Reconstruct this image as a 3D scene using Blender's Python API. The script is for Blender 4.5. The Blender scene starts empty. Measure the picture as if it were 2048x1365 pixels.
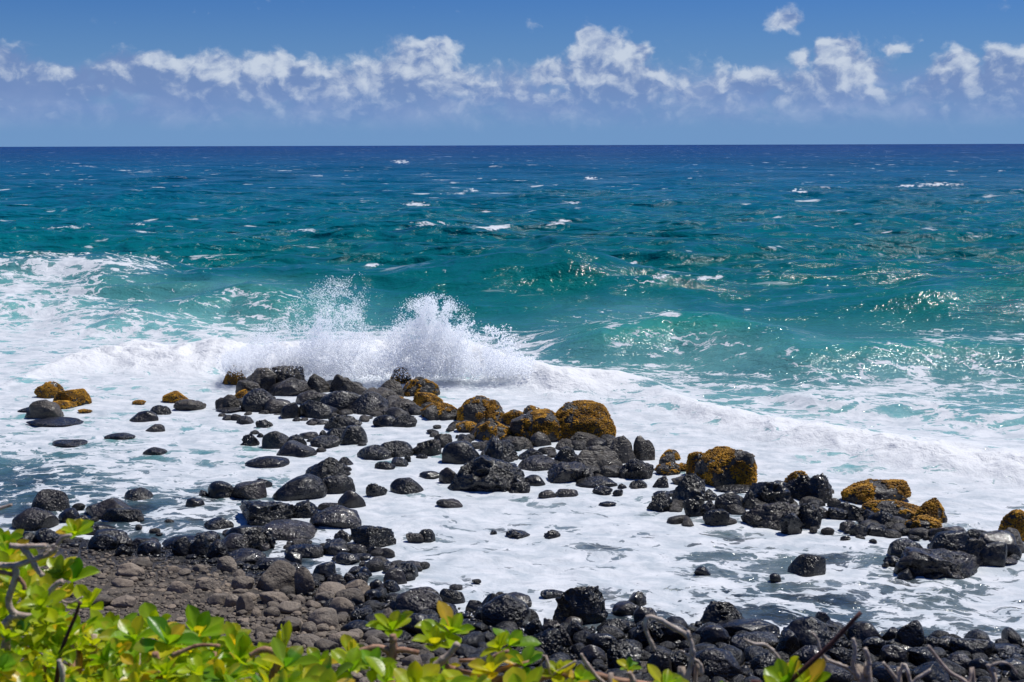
import bpy, math, random
import numpy as np
from mathutils import Matrix, Vector, Euler

random.seed(7)
RNG = np.random.default_rng(11)
sc = bpy.context.scene
COL = sc.collection
R = math.radians

# ------------------------------------------------------------------ camera
EYE = 8.0
FPX = 2813.0                       # focal length in pixels of the 2048 wide photograph
cam_d = bpy.data.cameras.new('camera')
cam = bpy.data.objects.new('camera', cam_d); COL.objects.link(cam)
cam_d.sensor_width = 36.0
cam_d.lens = 36.0 * FPX / 2048.0
cam_d.clip_start = 0.1; cam_d.clip_end = 60000
PITCH = math.atan(392.0 / FPX)
cam.rotation_euler = Euler((R(90) - PITCH, 0, 0))
cam.location = (0, 0, EYE)
ROLL = R(-0.168)
M3 = Euler((R(90) - PITCH, 0, 0)).to_matrix() @ Matrix.Rotation(ROLL, 3, 'Z')
cam.rotation_euler = M3.to_euler()
cam_d.dof.use_dof = True
cam_d.dof.focus_distance = 34.0
cam_d.dof.aperture_fstop = 12.0
sc.camera = cam
CM = np.array(M3)

# ------------------------------------------------------------------ sun, exposure
SUN_EL, SUN_AZ = 64.0, 58.0        # azimuth to the right of straight ahead (+Y)
sd = bpy.data.lights.new('sun', 'SUN'); sd.energy = 4.2; sd.angle = R(0.53)
sd.color = (1.0, 0.965, 0.91)
sun = bpy.data.objects.new('sun', sd); COL.objects.link(sun)
sv = Vector((math.sin(R(SUN_AZ)) * math.cos(R(SUN_EL)), math.cos(R(SUN_AZ)) * math.cos(R(SUN_EL)), math.sin(R(SUN_EL))))
sun.rotation_euler = sv.to_track_quat('Z', 'Y').to_euler()
sun.location = (20, 20, 40)
sc.view_settings.view_transform = 'Standard'
sc.view_settings.look = 'None'
sc.view_settings.gamma = 1.0
sc.view_settings.exposure = 0.0
sc.view_settings.use_curve_mapping = False
sc.render.engine = 'CYCLES'
sc.cycles.use_denoising = True
sc.cycles.max_bounces = 9
sc.cycles.diffuse_bounces = 4
sc.cycles.glossy_bounces = 3
sc.cycles.transparent_max_bounces = 8
sc.cycles.caustics_reflective = False
sc.cycles.caustics_refractive = False
sc.cycles.sample_clamp_indirect = 4.0

# ------------------------------------------------------------------ node helpers
class NT:
    def __init__(s, tree):
        s.t = tree; s.n = tree.nodes; s.l = tree.links
    def new(s, typ, **kw):
        nd = s.n.new(typ)
        for k, v in kw.items(): setattr(nd, k, v)
        return nd
    def put(s, sock, v):
        if v is None: return
        if isinstance(v, bpy.types.NodeSocket): s.l.new(v, sock)
        else:
            if isinstance(v, (tuple, list)) and len(v) == 3 and sock.type == 'RGBA': v = (*v, 1)
            sock.default_value = v
    def math(s, op, a, b=None, c=None, clamp=False):
        nd = s.new('ShaderNodeMath', operation=op, use_clamp=clamp)
        for i, v in enumerate((a, b, c)): s.put(nd.inputs[i], v)
        return nd.outputs[0]
    def vmath(s, op, a, b=None, scale=None):
        nd = s.new('ShaderNodeVectorMath', operation=op)
        s.put(nd.inputs[0], a); s.put(nd.inputs[1], b)
        if scale is not None: s.put(nd.inputs[3], scale)
        return nd.outputs[1] if op in ('LENGTH', 'DOT_PRODUCT', 'DISTANCE') else nd.outputs[0]
    def rng(s, v, a, b, c=0.0, d=1.0, smooth=True):
        nd = s.new('ShaderNodeMapRange', interpolation_type='SMOOTHSTEP' if smooth else 'LINEAR')
        nd.clamp = True
        s.put(nd.inputs[0], v)
        for i, x in enumerate((a, b, c, d)): s.put(nd.inputs[i + 1], x)
        return nd.outputs[0]
    def mix(s, f, a, b, blend='MIX'):
        nd = s.new('ShaderNodeMix', data_type='RGBA', blend_type=blend)
        s.put(nd.inputs[0], f); s.put(nd.inputs[6], a); s.put(nd.inputs[7], b)
        return nd.outputs[2]
    def noise(s, vec, scale, detail=3.0, rough=0.5, dist=0.0, col=False, lac=2.0):
        nd = s.new('ShaderNodeTexNoise')
        s.put(nd.inputs['Vector'], vec); nd.inputs['Scale'].default_value = scale
        nd.inputs['Detail'].default_value = detail; nd.inputs['Roughness'].default_value = rough
        nd.inputs['Distortion'].default_value = dist; nd.inputs['Lacunarity'].default_value = lac
        return nd.outputs[1] if col else nd.outputs[0]
    def voro(s, vec, scale, feature='F1', rnd=1.0):
        nd = s.new('ShaderNodeTexVoronoi', feature=feature)
        s.put(nd.inputs['Vector'], vec); nd.inputs['Scale'].default_value = scale
        nd.inputs['Randomness'].default_value = rnd
        return nd.outputs[0]
    def bump(s, h, strength, dist, normal=None):
        nd = s.new('ShaderNodeBump')
        s.put(nd.inputs['Strength'], strength); s.put(nd.inputs['Distance'], dist)
        s.put(nd.inputs['Height'], h)
        if normal is not None: s.l.new(normal, nd.inputs['Normal'])
        return nd.outputs[0]

def material(name):
    m = bpy.data.materials.new(name); m.use_nodes = True
    for n in list(m.node_tree.nodes): m.node_tree.nodes.remove(n)
    nt = NT(m.node_tree)
    out = nt.new('ShaderNodeOutputMaterial')
    return m, nt, out

# ------------------------------------------------------------------ sky
world = bpy.data.worlds.new('World'); sc.world = world; world.use_nodes = True
for n in list(world.node_tree.nodes): world.node_tree.nodes.remove(n)
w = NT(world.node_tree)
wout = w.new('ShaderNodeOutputWorld'); bg = w.new('ShaderNodeBackground')
sky = w.new('ShaderNodeTexSky', sky_type='NISHITA')
sky.sun_disc = False; sky.sun_elevation = R(SUN_EL); sky.sun_rotation = R(SUN_AZ)
sky.altitude = 10; sky.air_density = 1.0; sky.dust_density = 0.25; sky.ozone_density = 3.0
SKY_S = 0.062
tc = w.new('ShaderNodeTexCoord')
dirv = tc.outputs['Generated']
sp = w.new('ShaderNodeSeparateXYZ'); w.put(sp.inputs[0], dirv)
az = w.math('ARCTAN2', sp.outputs[0], sp.outputs[1])
el = w.math('ARCSINE', sp.outputs[2])
cb = w.new('ShaderNodeCombineXYZ'); w.put(cb.inputs[0], az); w.put(cb.inputs[1], el)
ae = cb.outputs[0]                                # azimuth and elevation of the sky direction, radians
def ang(px, py):
    return ((px - 1024) / FPX, (290 - py) / FPX)
# cumulus banks: centre px, py, half width, half height, strength
CLOUDS = [
 (30, 160, 170, 55, .75), (170, 170, 150, 50, .6), (60, 215, 190, 50, .55), (250, 150, 90, 35, .4),
 (330, 155, 100, 50, 1.0), (420, 160, 150, 55, 1.0), (560, 160, 150, 55, .95), (640, 175, 120, 50, .8),
 (430, 215, 170, 50, .6), (600, 215, 200, 50, .5),
 (855, 120, 80, 50, 1.0), (830, 160, 135, 62, 1.0), (900, 165, 90, 50, .8), (780, 200, 170, 60, .7), (1000, 190, 150, 60, .5),
 (1180, 88, 32, 36, .8), (1200, 130, 80, 60, 1.0), (1120, 150, 85, 40, .85), (1260, 125, 50, 45, .8), (1230, 180, 160, 60, .85),
 (1330, 165, 90, 50, .5), (1400, 195, 160, 50, .45), (1120, 215, 200, 55, .55),
 (1552, 55, 34, 26, .7), (1595, 125, 28, 28, .55), (1650, 112, 40, 32, .85), (1680, 150, 90, 45, .8), (1500, 170, 110, 40, .7),
 (1600, 185, 150, 45, .65), (1760, 108, 26, 12, .4), (1740, 200, 80, 40, .5),
 (1865, 150, 50, 48, .75), (1945, 140, 45, 42, .7), (2000, 130, 45, 40, .75), (2045, 62, 40, 34, .8), (1950, 195, 190, 60, .75), (2060, 160, 120, 80, .7),
 (-150, 170, 200, 70, .7), (2250, 150, 170, 80, .8), (-420, 150, 160, 60, .8), (2600, 170, 200, 60, .8), (1300, 235, 500, 38, .38), (700, 235, 600, 38, .34), (1900, 235, 260, 38, .4),
]
nwarp = w.noise(w.vmath('MULTIPLY', ae, (1, 1.2, 1)), 34.0, 4.0, .55, col=True)
ae_w = w.vmath('ADD', ae, w.vmath('SCALE', w.vmath('SUBTRACT', nwarp, (.5, .5, .5)), scale=0.022))
dens = None; lit = None
for (px, py, rx, ry, s_) in CLOUDS:
    a0, e0 = ang(px, py)
    q = w.vmath('MULTIPLY', w.vmath('SUBTRACT', ae_w, (a0, e0, 0)), (FPX / rx, FPX / ry, 0))
    ln = w.vmath('LENGTH', q)
    g = w.rng(ln, 0.0, 1.45, s_, 0.0)
    dens = g if dens is None else w.math('MAXIMUM', dens, g)
    # brighter towards the sunlit top of each puff
    top = w.math('MULTIPLY', w.vmath('DOT_PRODUCT', q, (0.25, 0.75, 0)), g)
    lit = top if lit is None else w.math('ADD', lit, top)
# generic banks further round the horizon, out of the photographed sector
bank = w.rng(el, 0.005, 0.10, 0.42, 0.0)
away = w.rng(w.math('ABSOLUTE', az), 0.45, 0.6)
dens = w.math('ADD', dens, w.math('MULTIPLY', bank, away))
def puffs(shift):
    v_ = w.vmath('ADD', w.vmath('MULTIPLY', ae_w, (1.0, 1.15, 1)), shift)
    a_ = w.math('SUBTRACT', .55, w.voro(v_, 62.0, 'SMOOTH_F1'))
    b_ = w.math('SUBTRACT', .5, w.voro(v_, 150.0, 'SMOOTH_F1'))
    c_ = w.math('SUBTRACT', w.noise(v_, 60.0, 7.0, .62), .5)
    return w.math('ADD', w.math('ADD', w.math('MULTIPLY', a_, .55), w.math('MULTIPLY', b_, .28)), w.math('MULTIPLY', c_, 1.0))
pf = puffs((0, 0, 0)); pf2 = puffs((.004, .007, 0))
ns1 = w.noise(w.vmath('MULTIPLY', ae, (1.0, 1.3, 1)), 26.0, 6.0, 0.6, 0.35)
d2 = w.math('ADD', dens, w.math('ADD', w.math('MULTIPLY', pf, .62), w.math('MULTIPLY', w.math('SUBTRACT', ns1, .5), .75)))
alpha = w.rng(d2, 0.19, 0.56, 0.0, 0.90)
lay = w.noise(w.vmath('MULTIPLY', ae_w, (1.0, 2.8, 1)), 15.0, 7.0, 0.62, 0.3)
layr = w.math('MULTIPLY', w.rng(el, 0.008, 0.028), w.rng(el, 0.036, 0.060, 1.0, 0.0))
veil = w.math('MULTIPLY', w.rng(lay, .36, .58, .30, .90), layr)
alpha = w.math('MULTIPLY', alpha, w.rng(el, 0.006, 0.040, 0.10, 1.0))
ns3 = w.noise(w.vmath('ADD', w.vmath('MULTIPLY', ae, (1.0, 1.6, 1)), (3.1, 7.2, 0)), 24.0, 6.0, 0.6, 0.3)
relief = w.math('MULTIPLY', w.math('SUBTRACT', pf, pf2), 2.2)
shade = w.math('ADD', w.math('ADD', w.math('MULTIPLY', lit, 0.55), relief), w.math('MULTIPLY', w.math('SUBTRACT', ns3, 0.5), 1.9))
shade = w.math('ADD', shade, w.rng(el, 0.02, 0.07, -0.30, 0.22))
shade = w.math('SUBTRACT', shade, w.math('MULTIPLY', w.rng(az, -.31, -.20, 1.0, 0.0), .55))
shade = w.rng(shade, -0.55, 0.85)
ccol = w.mix(shade, (0.165, 0.26, 0.50), (0.60, 0.67, 0.78))
fade = w.rng(el, 0.0, 0.055, 0.62, 0.0)
skyc = w.vmath('SCALE', sky.outputs[0], scale=SKY_S)
tint = w.mix(1.0, skyc, (0.26, 0.56, 1.17), 'MULTIPLY')
lowc = (0.165, 0.315, 0.57)
base = w.mix(w.rng(el, 0.0, 0.12, 0.97, 0.0), tint, lowc)
ccol = w.mix(fade, ccol, (0.17, 0.31, 0.62))
vcol = w.mix(w.rng(ns1, .4, .65), (0.175, 0.29, 0.56), (0.33, 0.43, 0.66))
base = w.mix(veil, base, vcol)
w.put(bg.inputs[0], w.mix(alpha, base, ccol))
bg.inputs[1].default_value = 1.0
w.l.new(bg.outputs[0], wout.inputs[0])
world.cycles.sampling_method = 'MANUAL'
world.cycles.sample_map_resolution = 512

# ------------------------------------------------------------------ numpy helpers
def h3(ix, iy, iz, seed):
    n = (ix.astype(np.int64) * 73856093) ^ (iy.astype(np.int64) * 19349663) ^ (iz.astype(np.int64) * 83492791) ^ (seed * 2654435761)
    n = n & 0xffffffff
    n = ((n ^ (n >> 15)) * 0x2c1b3c6d) & 0xffffffff
    n = ((n ^ (n >> 12)) * 0x297a2d39) & 0xffffffff
    n = n ^ (n >> 15)
    return (n & 0xffffff).astype(np.float64) / 0xffffff
def noise3(x, y, z, seed=0):
    ix, iy, iz = np.floor(x), np.floor(y), np.floor(z)
    fx, fy, fz = x - ix, y - iy, z - iz
    ux, uy, uz = [f * f * f * (f * (f * 6 - 15) + 10) for f in (fx, fy, fz)]
    ix, iy, iz = ix.astype(np.int64), iy.astype(np.int64), iz.astype(np.int64)
    r = 0
    for dx in (0, 1):
        wx = ux if dx else 1 - ux
        for dy in (0, 1):
            wy = uy if dy else 1 - uy
            for dz in (0, 1):
                wz = uz if dz else 1 - uz
                r = r + wx * wy * wz * h3(ix + dx, iy + dy, iz + dz, seed)
    return r * 2 - 1
def noise2(x, y, seed=0):
    ix, iy = np.floor(x), np.floor(y)
    fx, fy = x - ix, y - iy
    ux, uy = fx * fx * fx * (fx * (fx * 6 - 15) + 10), fy * fy * fy * (fy * (fy * 6 - 15) + 10)
    ix, iy = ix.astype(np.int64), iy.astype(np.int64); z0 = np.zeros_like(ix)
    a, b = h3(ix, iy, z0, seed), h3(ix + 1, iy, z0, seed)
    c, d = h3(ix, iy + 1, z0, seed), h3(ix + 1, iy + 1, z0, seed)
    return ((a * (1 - ux) + b * ux) * (1 - uy) + (c * (1 - ux) + d * ux) * uy) * 2 - 1
def fbm2(x, y, o=4, seed=0, g=.5):
    r = 0; a = 1; t = 0
    for i in range(o):
        r = r + a * noise2(x * 2 ** i + 17.3 * i, y * 2 ** i - 9.1 * i, seed + i); t += a; a *= g
    return r / t
def sstep(a, b, v):
    t = np.clip((v - a) / (b - a), 0, 1); return t * t * (3 - 2 * t)

def ray(px, py):
    d = CM @ np.array([(px - 1024) / FPX, -(py - 682.5) / FPX, -1.0])
    return d
def at(px, py, z=0.0):
    d = ray(px, py); k = (z - EYE) / d[2]
    return d[0] * k, d[1] * k
def at_dist(px, py, y):
    d = ray(px, py); k = y / d[1]
    return np.array([d[0] * k, y, EYE + d[2] * k])
def project(X, Y, Z):
    P = np.stack([X, Y, Z - EYE], -1) @ CM        # camera space
    u = 1024 + FPX * P[..., 0] / -P[..., 2]
    v = 682.5 - FPX * P[..., 1] / -P[..., 2]
    return u, v

def mesh_np(name, V, F, smooth=True, attrs=None):
    """V (n,3), F (m,k) all faces with k corners"""
    me = bpy.data.meshes.new(name)
    V = np.ascontiguousarray(V, dtype=np.float32); F = np.ascontiguousarray(F, dtype=np.int32)
    m, k = F.shape
    me.vertices.add(len(V)); me.vertices.foreach_set('co', V.ravel())
    me.loops.add(m * k); me.loops.foreach_set('vertex_index', F.ravel())
    me.polygons.add(m)
    me.polygons.foreach_set('loop_start', np.arange(0, m * k, k, dtype=np.int32))
    me.polygons.foreach_set('use_smooth', np.full(m, smooth, dtype=bool))
    me.update(calc_edges=True)
    for an, arr in (attrs or {}).items():
        arr = np.asarray(arr, dtype=np.float32)
        if arr.ndim == 1:
            at_ = me.attributes.new(an, 'FLOAT', 'POINT'); at_.data.foreach_set('value', arr)
        else:
            if arr.shape[1] == 3: arr = np.concatenate([arr, np.ones((len(arr), 1), np.float32)], 1)
            at_ = me.attributes.new(an, 'FLOAT_COLOR', 'POINT'); at_.data.foreach_set('color', arr.ravel())
    return me
def link(name, me, mat=None, parent=None, loc=None, **props):
    o = bpy.data.objects.new(name, me); COL.objects.link(o)
    if mat is not None and me is not None and not me.materials: me.materials.append(mat)
    if parent is not None: o.parent = parent
    if loc is not None: o.location = loc
    for k, v in props.items(): o[k] = v
    return o

def ico(sub):
    import bmesh
    bm = bmesh.new(); bmesh.ops.create_icosphere(bm, subdivisions=sub, radius=1)
    bm.verts.ensure_lookup_table()
    V = np.array([v.co[:] for v in bm.verts]); F = np.array([[v.index for v in f.verts] for f in bm.faces])
    bm.free(); V /= np.linalg.norm(V, axis=1)[:, None]
    return V, F
ICO = {s: ico(s) for s in (1, 2, 3, 4, 5)}

# ------------------------------------------------------------------ shore and terrain
SHORE_PX = [(-900, 1075), (-300, 1070), (0, 1072), (200, 1082), (430, 1112), (600, 1150), (700, 1182), (850, 1212), (1040, 1262), (1250, 1272), (1400, 1262), (1700, 1280), (2048, 1296), (2400, 1310), (3000, 1320)]
sh = np.array([at(*p) for p in SHORE_PX])
def shore_s(x, y): return np.interp(x, sh[:, 0], sh[:, 1]) - y
def terrain(x, y):
    s = shore_s(x, y)
    beach = np.where(s > 0, 0.075 * s + 0.0, np.maximum(0.13 * s, -3.5))
    bl = np.interp(y, [-30, 1.5, 3, 6, 10, 14, 17.5, 22], [6.6, 6.25, 5.9, 4.5, 2.7, 1.3, 0.3, -6])
    z = np.maximum(beach, bl * 1.0)
    return z
def on_beach(px, py):
    z = 0.0
    for _ in range(8):
        x, y = at(px, py, z); z = float(terrain(np.array(x), np.array(y)))
        if z < 0: z = 0.0
    return x, y, z

# ------------------------------------------------------------------ the sea
RIDGES = [  # crest points (px, py, height), front width, back width, roughness of the whitewash
 ('E', [(360, 700, 0.06), (450, 700, 0.50), (600, 692, 0.68), (800, 690, 0.78), (930, 692, 0.74), (1000, 712, 0.62), (1100, 742, 0.50), (1240, 750, 0.31), (1340, 775, 0.03)], 1.5, 2.6, .26),
 ('D', [(20, 760, 0.06), (80, 735, 0.25), (150, 712, 0.37), (250, 690, 0.56), (330, 700, 0.50), (420, 712, 0.37), (480, 725, 0.06)], 1.9, 3.0, .24),
 ('F', [(1220, 805, 0.01), (1330, 788, 0.21), (1400, 806, 0.30), (1500, 832, 0.30), (1600, 850, 0.33), (1750, 872, 0.36), (1900, 895, 0.36), (2048, 915, 0.36), (2300, 940, 0.36)], 1.6, 2.6, .24),
 ('A', [(980, 700, 0.00), (1060, 685, 0.28), (1120, 668, 0.61), (1200, 650, 1.03), (1270, 640, 1.18), (1340, 626, 1.40), (1440, 640, 1.21), (1560, 668, 0.74), (1700, 700, 0.00)], 2.2, 6.0, .0),
 ('A2', [(1350, 722, 0.00), (1480, 708, 0.45), (1600, 692, 0.83), (1750, 682, 1.01), (1900, 680, 0.94), (2048, 690, 0.83), (2300, 700, 0.60)], 1.9, 4.5, .0),
 ('B', [(760, 572, 0.00), (900, 545, 0.65), (1000, 528, 1.22), (1100, 523, 1.30), (1240, 538, 1.01), (1380, 575, 0.50), (1500, 605, 0.00)], 5.0, 9.0, .0),
 ('C1', [(-600, 512, 0.64), (0, 514, 1.12), (100, 512, 1.20), (200, 510, 1.20), (280, 524, 0.88), (380, 560, 0.00)], 6.0, 7.0, .05),
 ('C2', [(160, 668, 0.00), (300, 622, 0.42), (400, 592, 0.94), (480, 574, 1.19), (560, 580, 1.19), (650, 594, 0.85), (760, 620, 0.00)], 2.8, 5.5, .0),
 ('C3', [(-500, 600, .6), (0, 603, .6), (120, 600, .6), (220, 625, .3), (330, 650, .0)], 2.5, 4.0, .06),
 ('C4', [(60, 655, .0), (150, 640, .4), (260, 637, .5), (400, 648, .4), (520, 662, .0)], 1.6, 3.5, .05),
 ('G', [(1450, 612, 0.00), (1700, 592, 0.56), (1850, 577, 0.96), (1960, 562, 1.28), (2048, 558, 1.36), (2400, 552, 1.12)], 4.5, 7.0, .0),
 ('H', [(1380, 768, .0), (1500, 770, .15), (1620, 790, .3), (1800, 800, .3), (2048, 830, .3), (2300, 840, .3)], 1.2, 2.0, .08),
 ('I', [(500, 470, 0.00), (650, 452, 0.45), (800, 445, 0.75), (900, 455, 0.60), (1000, 475, 0.00)], 9, 14, .0),
 ('J', [(1150, 490, 0.00), (1300, 470, 0.50), (1450, 462, 0.65), (1650, 470, 0.50), (1800, 490, 0.00)], 8, 12, .0),
 ('K', [(1150, 400, 0.00), (1350, 388, 0.72), (1500, 382, 0.90), (1700, 390, 0.63), (1900, 400, 0.00)], 16, 22, .0),
]
xr, th = [], []
# azimuths: fine inside the photographed field, coarse outside
fine = np.linspace(-21.5, 21.5, 1150)
lft = -21.5 - np.geomspace(0.1, 50, 60)[::-1]; rgt = 21.5 + np.geomspace(0.1, 50, 60)
AZ = np.radians(np.concatenate([lft, fine, rgt]))
# rows: evenly spaced in the picture between the near shore and the horizon
tv = np.concatenate([np.linspace(1420, 560, 700), np.linspace(559, 296, 400)])
yd = np.array([at(1024, v)[1] for v in tv])
yd = np.concatenate([[10, 13, 15], yd[yd > 15.2], [6500, 12000, 40000]])
TA, YD = np.meshgrid(np.tan(AZ), yd)
X = TA * YD; Y = YD.copy()
print('sea grid', X.shape)
Z = np.zeros_like(X)
dY = np.gradient(yd)[:, None] * np.ones_like(X)
dX = np.gradient(np.tan(AZ))[None, :] * YD
far = sstep(47, 80, Y + 0.0 * X)
rw = np.random.default_rng(5)
for i in range(46):
    lam = 2.2 * (1.075 ** i) * rw.uniform(.9, 1.1)
    a = 0.0080 * lam * (lam / 8.0) ** -0.45 * rw.uniform(.6, 1.2)
    dth = rw.normal(0.15, 0.42)
    kx, ky = math.sin(dth) * 2 * math.pi / lam, math.cos(dth) * 2 * math.pi / lam
    ph = kx * X + ky * Y + rw.uniform(0, 6.28)
    wgt = np.clip((lam / np.maximum(dY, dX) - 2.5) / 3.0, 0, 1) * far
    # modulate in patches so that crests stay short
    mod = 0.55 + 0.9 * np.clip(noise2(X / (lam * 2.2) + i * 5.1, Y / (lam * 1.6) - i, 40 + i) + .2, 0, 1)
    Z += a * wgt * mod * (2 * (0.5 + 0.5 * np.sin(ph)) ** 1.7 - 0.85)
for lam, am, sd_ in ((6.0, .34, 1), (3.4, .24, 2), (1.9, .13, 3), (12.0, .45, 4), (26.0, .45, 5)):
    wgt = np.clip((lam / np.maximum(dY, dX) - 2.2) / 2.5, 0, 1) * far
    ax_, ay_ = X * .97 + Y * .2, Y * .97 - X * .2
    q = 1 - np.abs(noise2(ax_ / lam / 1.5 + 3.3 * sd_, ay_ / lam * 1.15, 700 + sd_)) * 2
    Z += am * .5 * wgt * np.sign(q) * np.abs(q) ** 1.3
# shore side lop
near = 1 - sstep(40, 60, Y)
Z += near * (0.05 * fbm2(X / 1.6, Y / 0.9, 3, 3) + 0.022 * fbm2(X / 0.45, Y / 0.3, 2, 9))
wn = fbm2(X / 7.0, Y / 7.0, 3, 77)
crestg = np.zeros_like(Z); rough = np.zeros_like(Z)
for name, pts, wf, wb, rg in RIDGES:
    P = np.array([(*at(px, py, h), h) for px, py, h in pts])
    P = P[np.argsort(P[:, 0])]
    yc = np.interp(X, P[:, 0], P[:, 1]) + wn * 0.25 * wf + 0.22 * wf * noise2(X / 2.5, Y / 60, 61)
    hc = np.interp(X, P[:, 0], P[:, 2], left=0, right=0)
    d = Y - yc
    g = np.where(d > 0, np.exp(-(d / wb) ** 2), np.exp(-np.abs(d / wf) ** 2.0))
    h = hc * g * (1 + 0.12 * wn)
    Z += h
    crestg = np.maximum(crestg, g * np.clip(hc, 0, 1.5))
    rough = np.maximum(rough, rg * np.clip(hc * 2, 0, 1) * np.where(d > 0, np.exp(-(d / wb * 1.2) ** 2), np.exp(-(d / wf / 1.3) ** 2)))
# billows of the broken water
bil = 1 - np.abs(fbm2(X / 1.3, Y / 1.1, 3, 21, .5)) * 2.2
Z += rough * bil * 0.7
Z -= near * 0.03
U, Vv = project(X, Y, Z)
# foam / milk / shallow tables over the bay (values 0-9, columns every 128 px, rows at given y)
def table(rows):
    ys = np.array([r[0] for r in rows], float); T = np.array([[int(c) for c in r[1].split()] for r in rows]) / 9.0
    def f(u, v):
        cu = np.clip(u / 128.0, 0, 15.999); cv = np.interp(v, ys, np.arange(len(ys)))
        cv = np.clip(cv, 0, len(ys) - 1.001)
        iu, iv = cu.astype(int), cv.astype(int); fu, fv = cu - iu, cv - iv
        fu = fu * fu * (3 - 2 * fu); fv = fv * fv * (3 - 2 * fv)
        return (T[iv, iu] * (1 - fu) + T[iv, iu + 1] * fu) * (1 - fv) + (T[iv + 1, iu] * (1 - fu) + T[iv + 1, iu + 1] * fu) * fv
    return f
FO = table([
 (280, '0 0 0 0 0 0 0 0 0 0 0 0 0 0 0 0 0'),
 (500, '0 0 0 0 0 0 0 0 0 0 0 0 0 0 0 0 0'),
 (525, '3 4 3 1 0 0 0 0 0 0 0 0 0 0 0 0 0'),
 (560, '4 3 1 0 0 0 0 0 0 0 1 0 0 0 0 0 1'),
 (600, '3 4 1 1 2 1 0 0 0 0 0 0 0 0 0 0 1'),
 (640, '4 5 3 2 2 1 0 0 0 1 2 1 0 0 0 0 0'),
 (680, '5 6 5 4 4 5 5 5 3 1 1 2 1 0 1 2 2'),
 (720, '6 5 7 7 8 9 9 9 5 1 1 1 1 2 2 2 1'),
 (760, '6 6 7 8 9 9 9 9 9 6 3 2 2 3 3 2 2'),
 (800, '6 7 7 8 8 9 9 9 9 8 6 4 3 4 4 3 2'),
 (840, '6 6 7 7 8 9 9 9 9 9 8 6 4 4 5 4 4'),
 (880, '4 5 6 6 7 9 9 9 9 9 9 8 8 7 6 6 5'),
 (920, '2 4 5 6 7 8 9 9 9 9 9 9 8 8 7 7 7'),
 (960, '2 3 4 5 6 8 9 9 9 9 9 9 9 8 8 7 7'),
 (1000, '2 3 3 4 5 8 9 9 9 9 9 9 9 9 9 9 9'),
 (1040, '4 4 3 4 5 7 9 9 9 9 8 8 9 9 9 9 9'),
 (1080, '5 4 3 3 4 5 8 9 9 8 7 5 6 7 7 8 9'),
 (1120, '4 4 4 4 4 5 7 8 9 9 7 5 5 5 4 6 7'),
 (1160, '4 4 4 4 5 6 7 8 9 8 6 5 4 4 3 5 6'),
 (1200, '4 4 4 4 5 5 6 7 7 6 5 4 3 3 4 4 5'),
 (1240, '4 4 4 4 4 5 5 5 6 4 3 4 3 3 3 4 4'),
 (1290, '4 4 4 4 4 4 4 4 5 4 4 4 4 4 4 5 6'),
 (1500, '3 3 3 3 3 3 3 3 3 3 3 3 3 3 3 3 3')])
AE = table([  # air-filled, milky turquoise water
 (280, '0 0 0 0 0 0 0 0 0 0 0 0 0 0 0 0 0'),
 (500, '0 0 0 0 0 0 0 0 0 0 0 0 0 0 0 0 0'),
 (540, '3 3 2 0 0 0 0 0 0 0 0 0 0 0 0 0 0'),
 (580, '5 4 2 2 3 1 0 0 0 0 0 0 0 0 0 0 0'),
 (620, '6 6 4 4 3 3 1 0 0 1 2 0 0 0 0 0 0'),
 (660, '8 8 7 6 4 4 3 1 1 2 3 3 1 1 1 1 1'),
 (700, '8 7 8 8 7 7 5 4 2 2 2 3 3 2 3 3 2'),
 (760, '8 8 8 8 8 8 8 8 5 4 4 3 3 3 3 3 3'),
 (800, '7 7 7 7 7 7 8 8 7 6 6 5 5 5 5 5 5'),
 (850, '5 5 6 6 6 6 6 7 7 7 7 7 7 7 7 7 7'),
 (900, '2 2 3 4 5 6 6 6 6 7 8 8 8 8 8 8 8'),
 (960, '1 1 2 3 4 5 6 6 6 6 6 7 7 8 8 8 8'),
 (1030, '1 1 1 1 1 2 4 5 5 5 5 5 5 5 6 7 7'),
 (1100, '1 1 1 1 1 1 3 4 4 4 4 4 4 4 4 5 6'),
 (1200, '0 0 0 0 0 1 2 3 3 3 2 2 3 3 3 4 4'),
 (1280, '0 0 0 0 0 0 0 1 2 0 1 1 1 1 2 2 3'),
 (1500, '0 0 0 0 0 0 0 0 0 0 0 0 0 0 0 0 0')])
jit = 14 * noise2(X / 1.8, Y / 1.2, 31)
foam = FO(U + jit * 2, Vv + jit * .6)
foam = np.clip(foam + 0.10 * fbm2(X / 2.2, Y / 1.6, 3, 55) * (foam > .05), 0, 1)
foam = np.clip(foam, 0, 1) ** .6 * (.63 - .055 * sstep(880, 980, Vv))
aer = np.clip(AE(U, Vv) + 0.12 * fbm2(X / 3.0, Y / 3.0, 3, 66) * sstep(.02, .2, AE(U, Vv)), 0, 1)
SPOTS = [(990, 455, 40, 4, 1), (833, 409, 22, 3, 1), (1265, 525, 14, 3, 1), (1325, 556, 26, 8, .55), (1418, 556, 30, 5, .6), (1880, 370, 38, 3, .8), (800, 324, 14, 2, 1), (1185, 357, 14, 2, .9),
 (1595, 382, 16, 2, .9), (1820, 373, 30, 2, .8), (1340, 628, 26, 5, .62), (1222, 652, 26, 9, .60), (735, 533, 34, 4, .5), (880, 545, 20, 4, .55), (1350, 675, 40, 7, .6), (1230, 690, 30, 6, .5), (345, 455, 12, 2, .6),
 (610, 462, 34, 4, .5), (860, 448, 50, 5, .5), (1125, 445, 22, 3, .7), (1490, 620, 25, 3, .35), (130, 455, 60, 3, .5), (560, 583, 60, 4, .4), (430, 605, 60, 8, .3), (40, 578, 60, 12, .8), (150, 525, 120, 12, .75), (250, 600, 90, 4, .35), (945, 381, 16, 2, .8), (1150, 406, 30, 3, .6), (280, 450, 20, 2, .5)]
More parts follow.
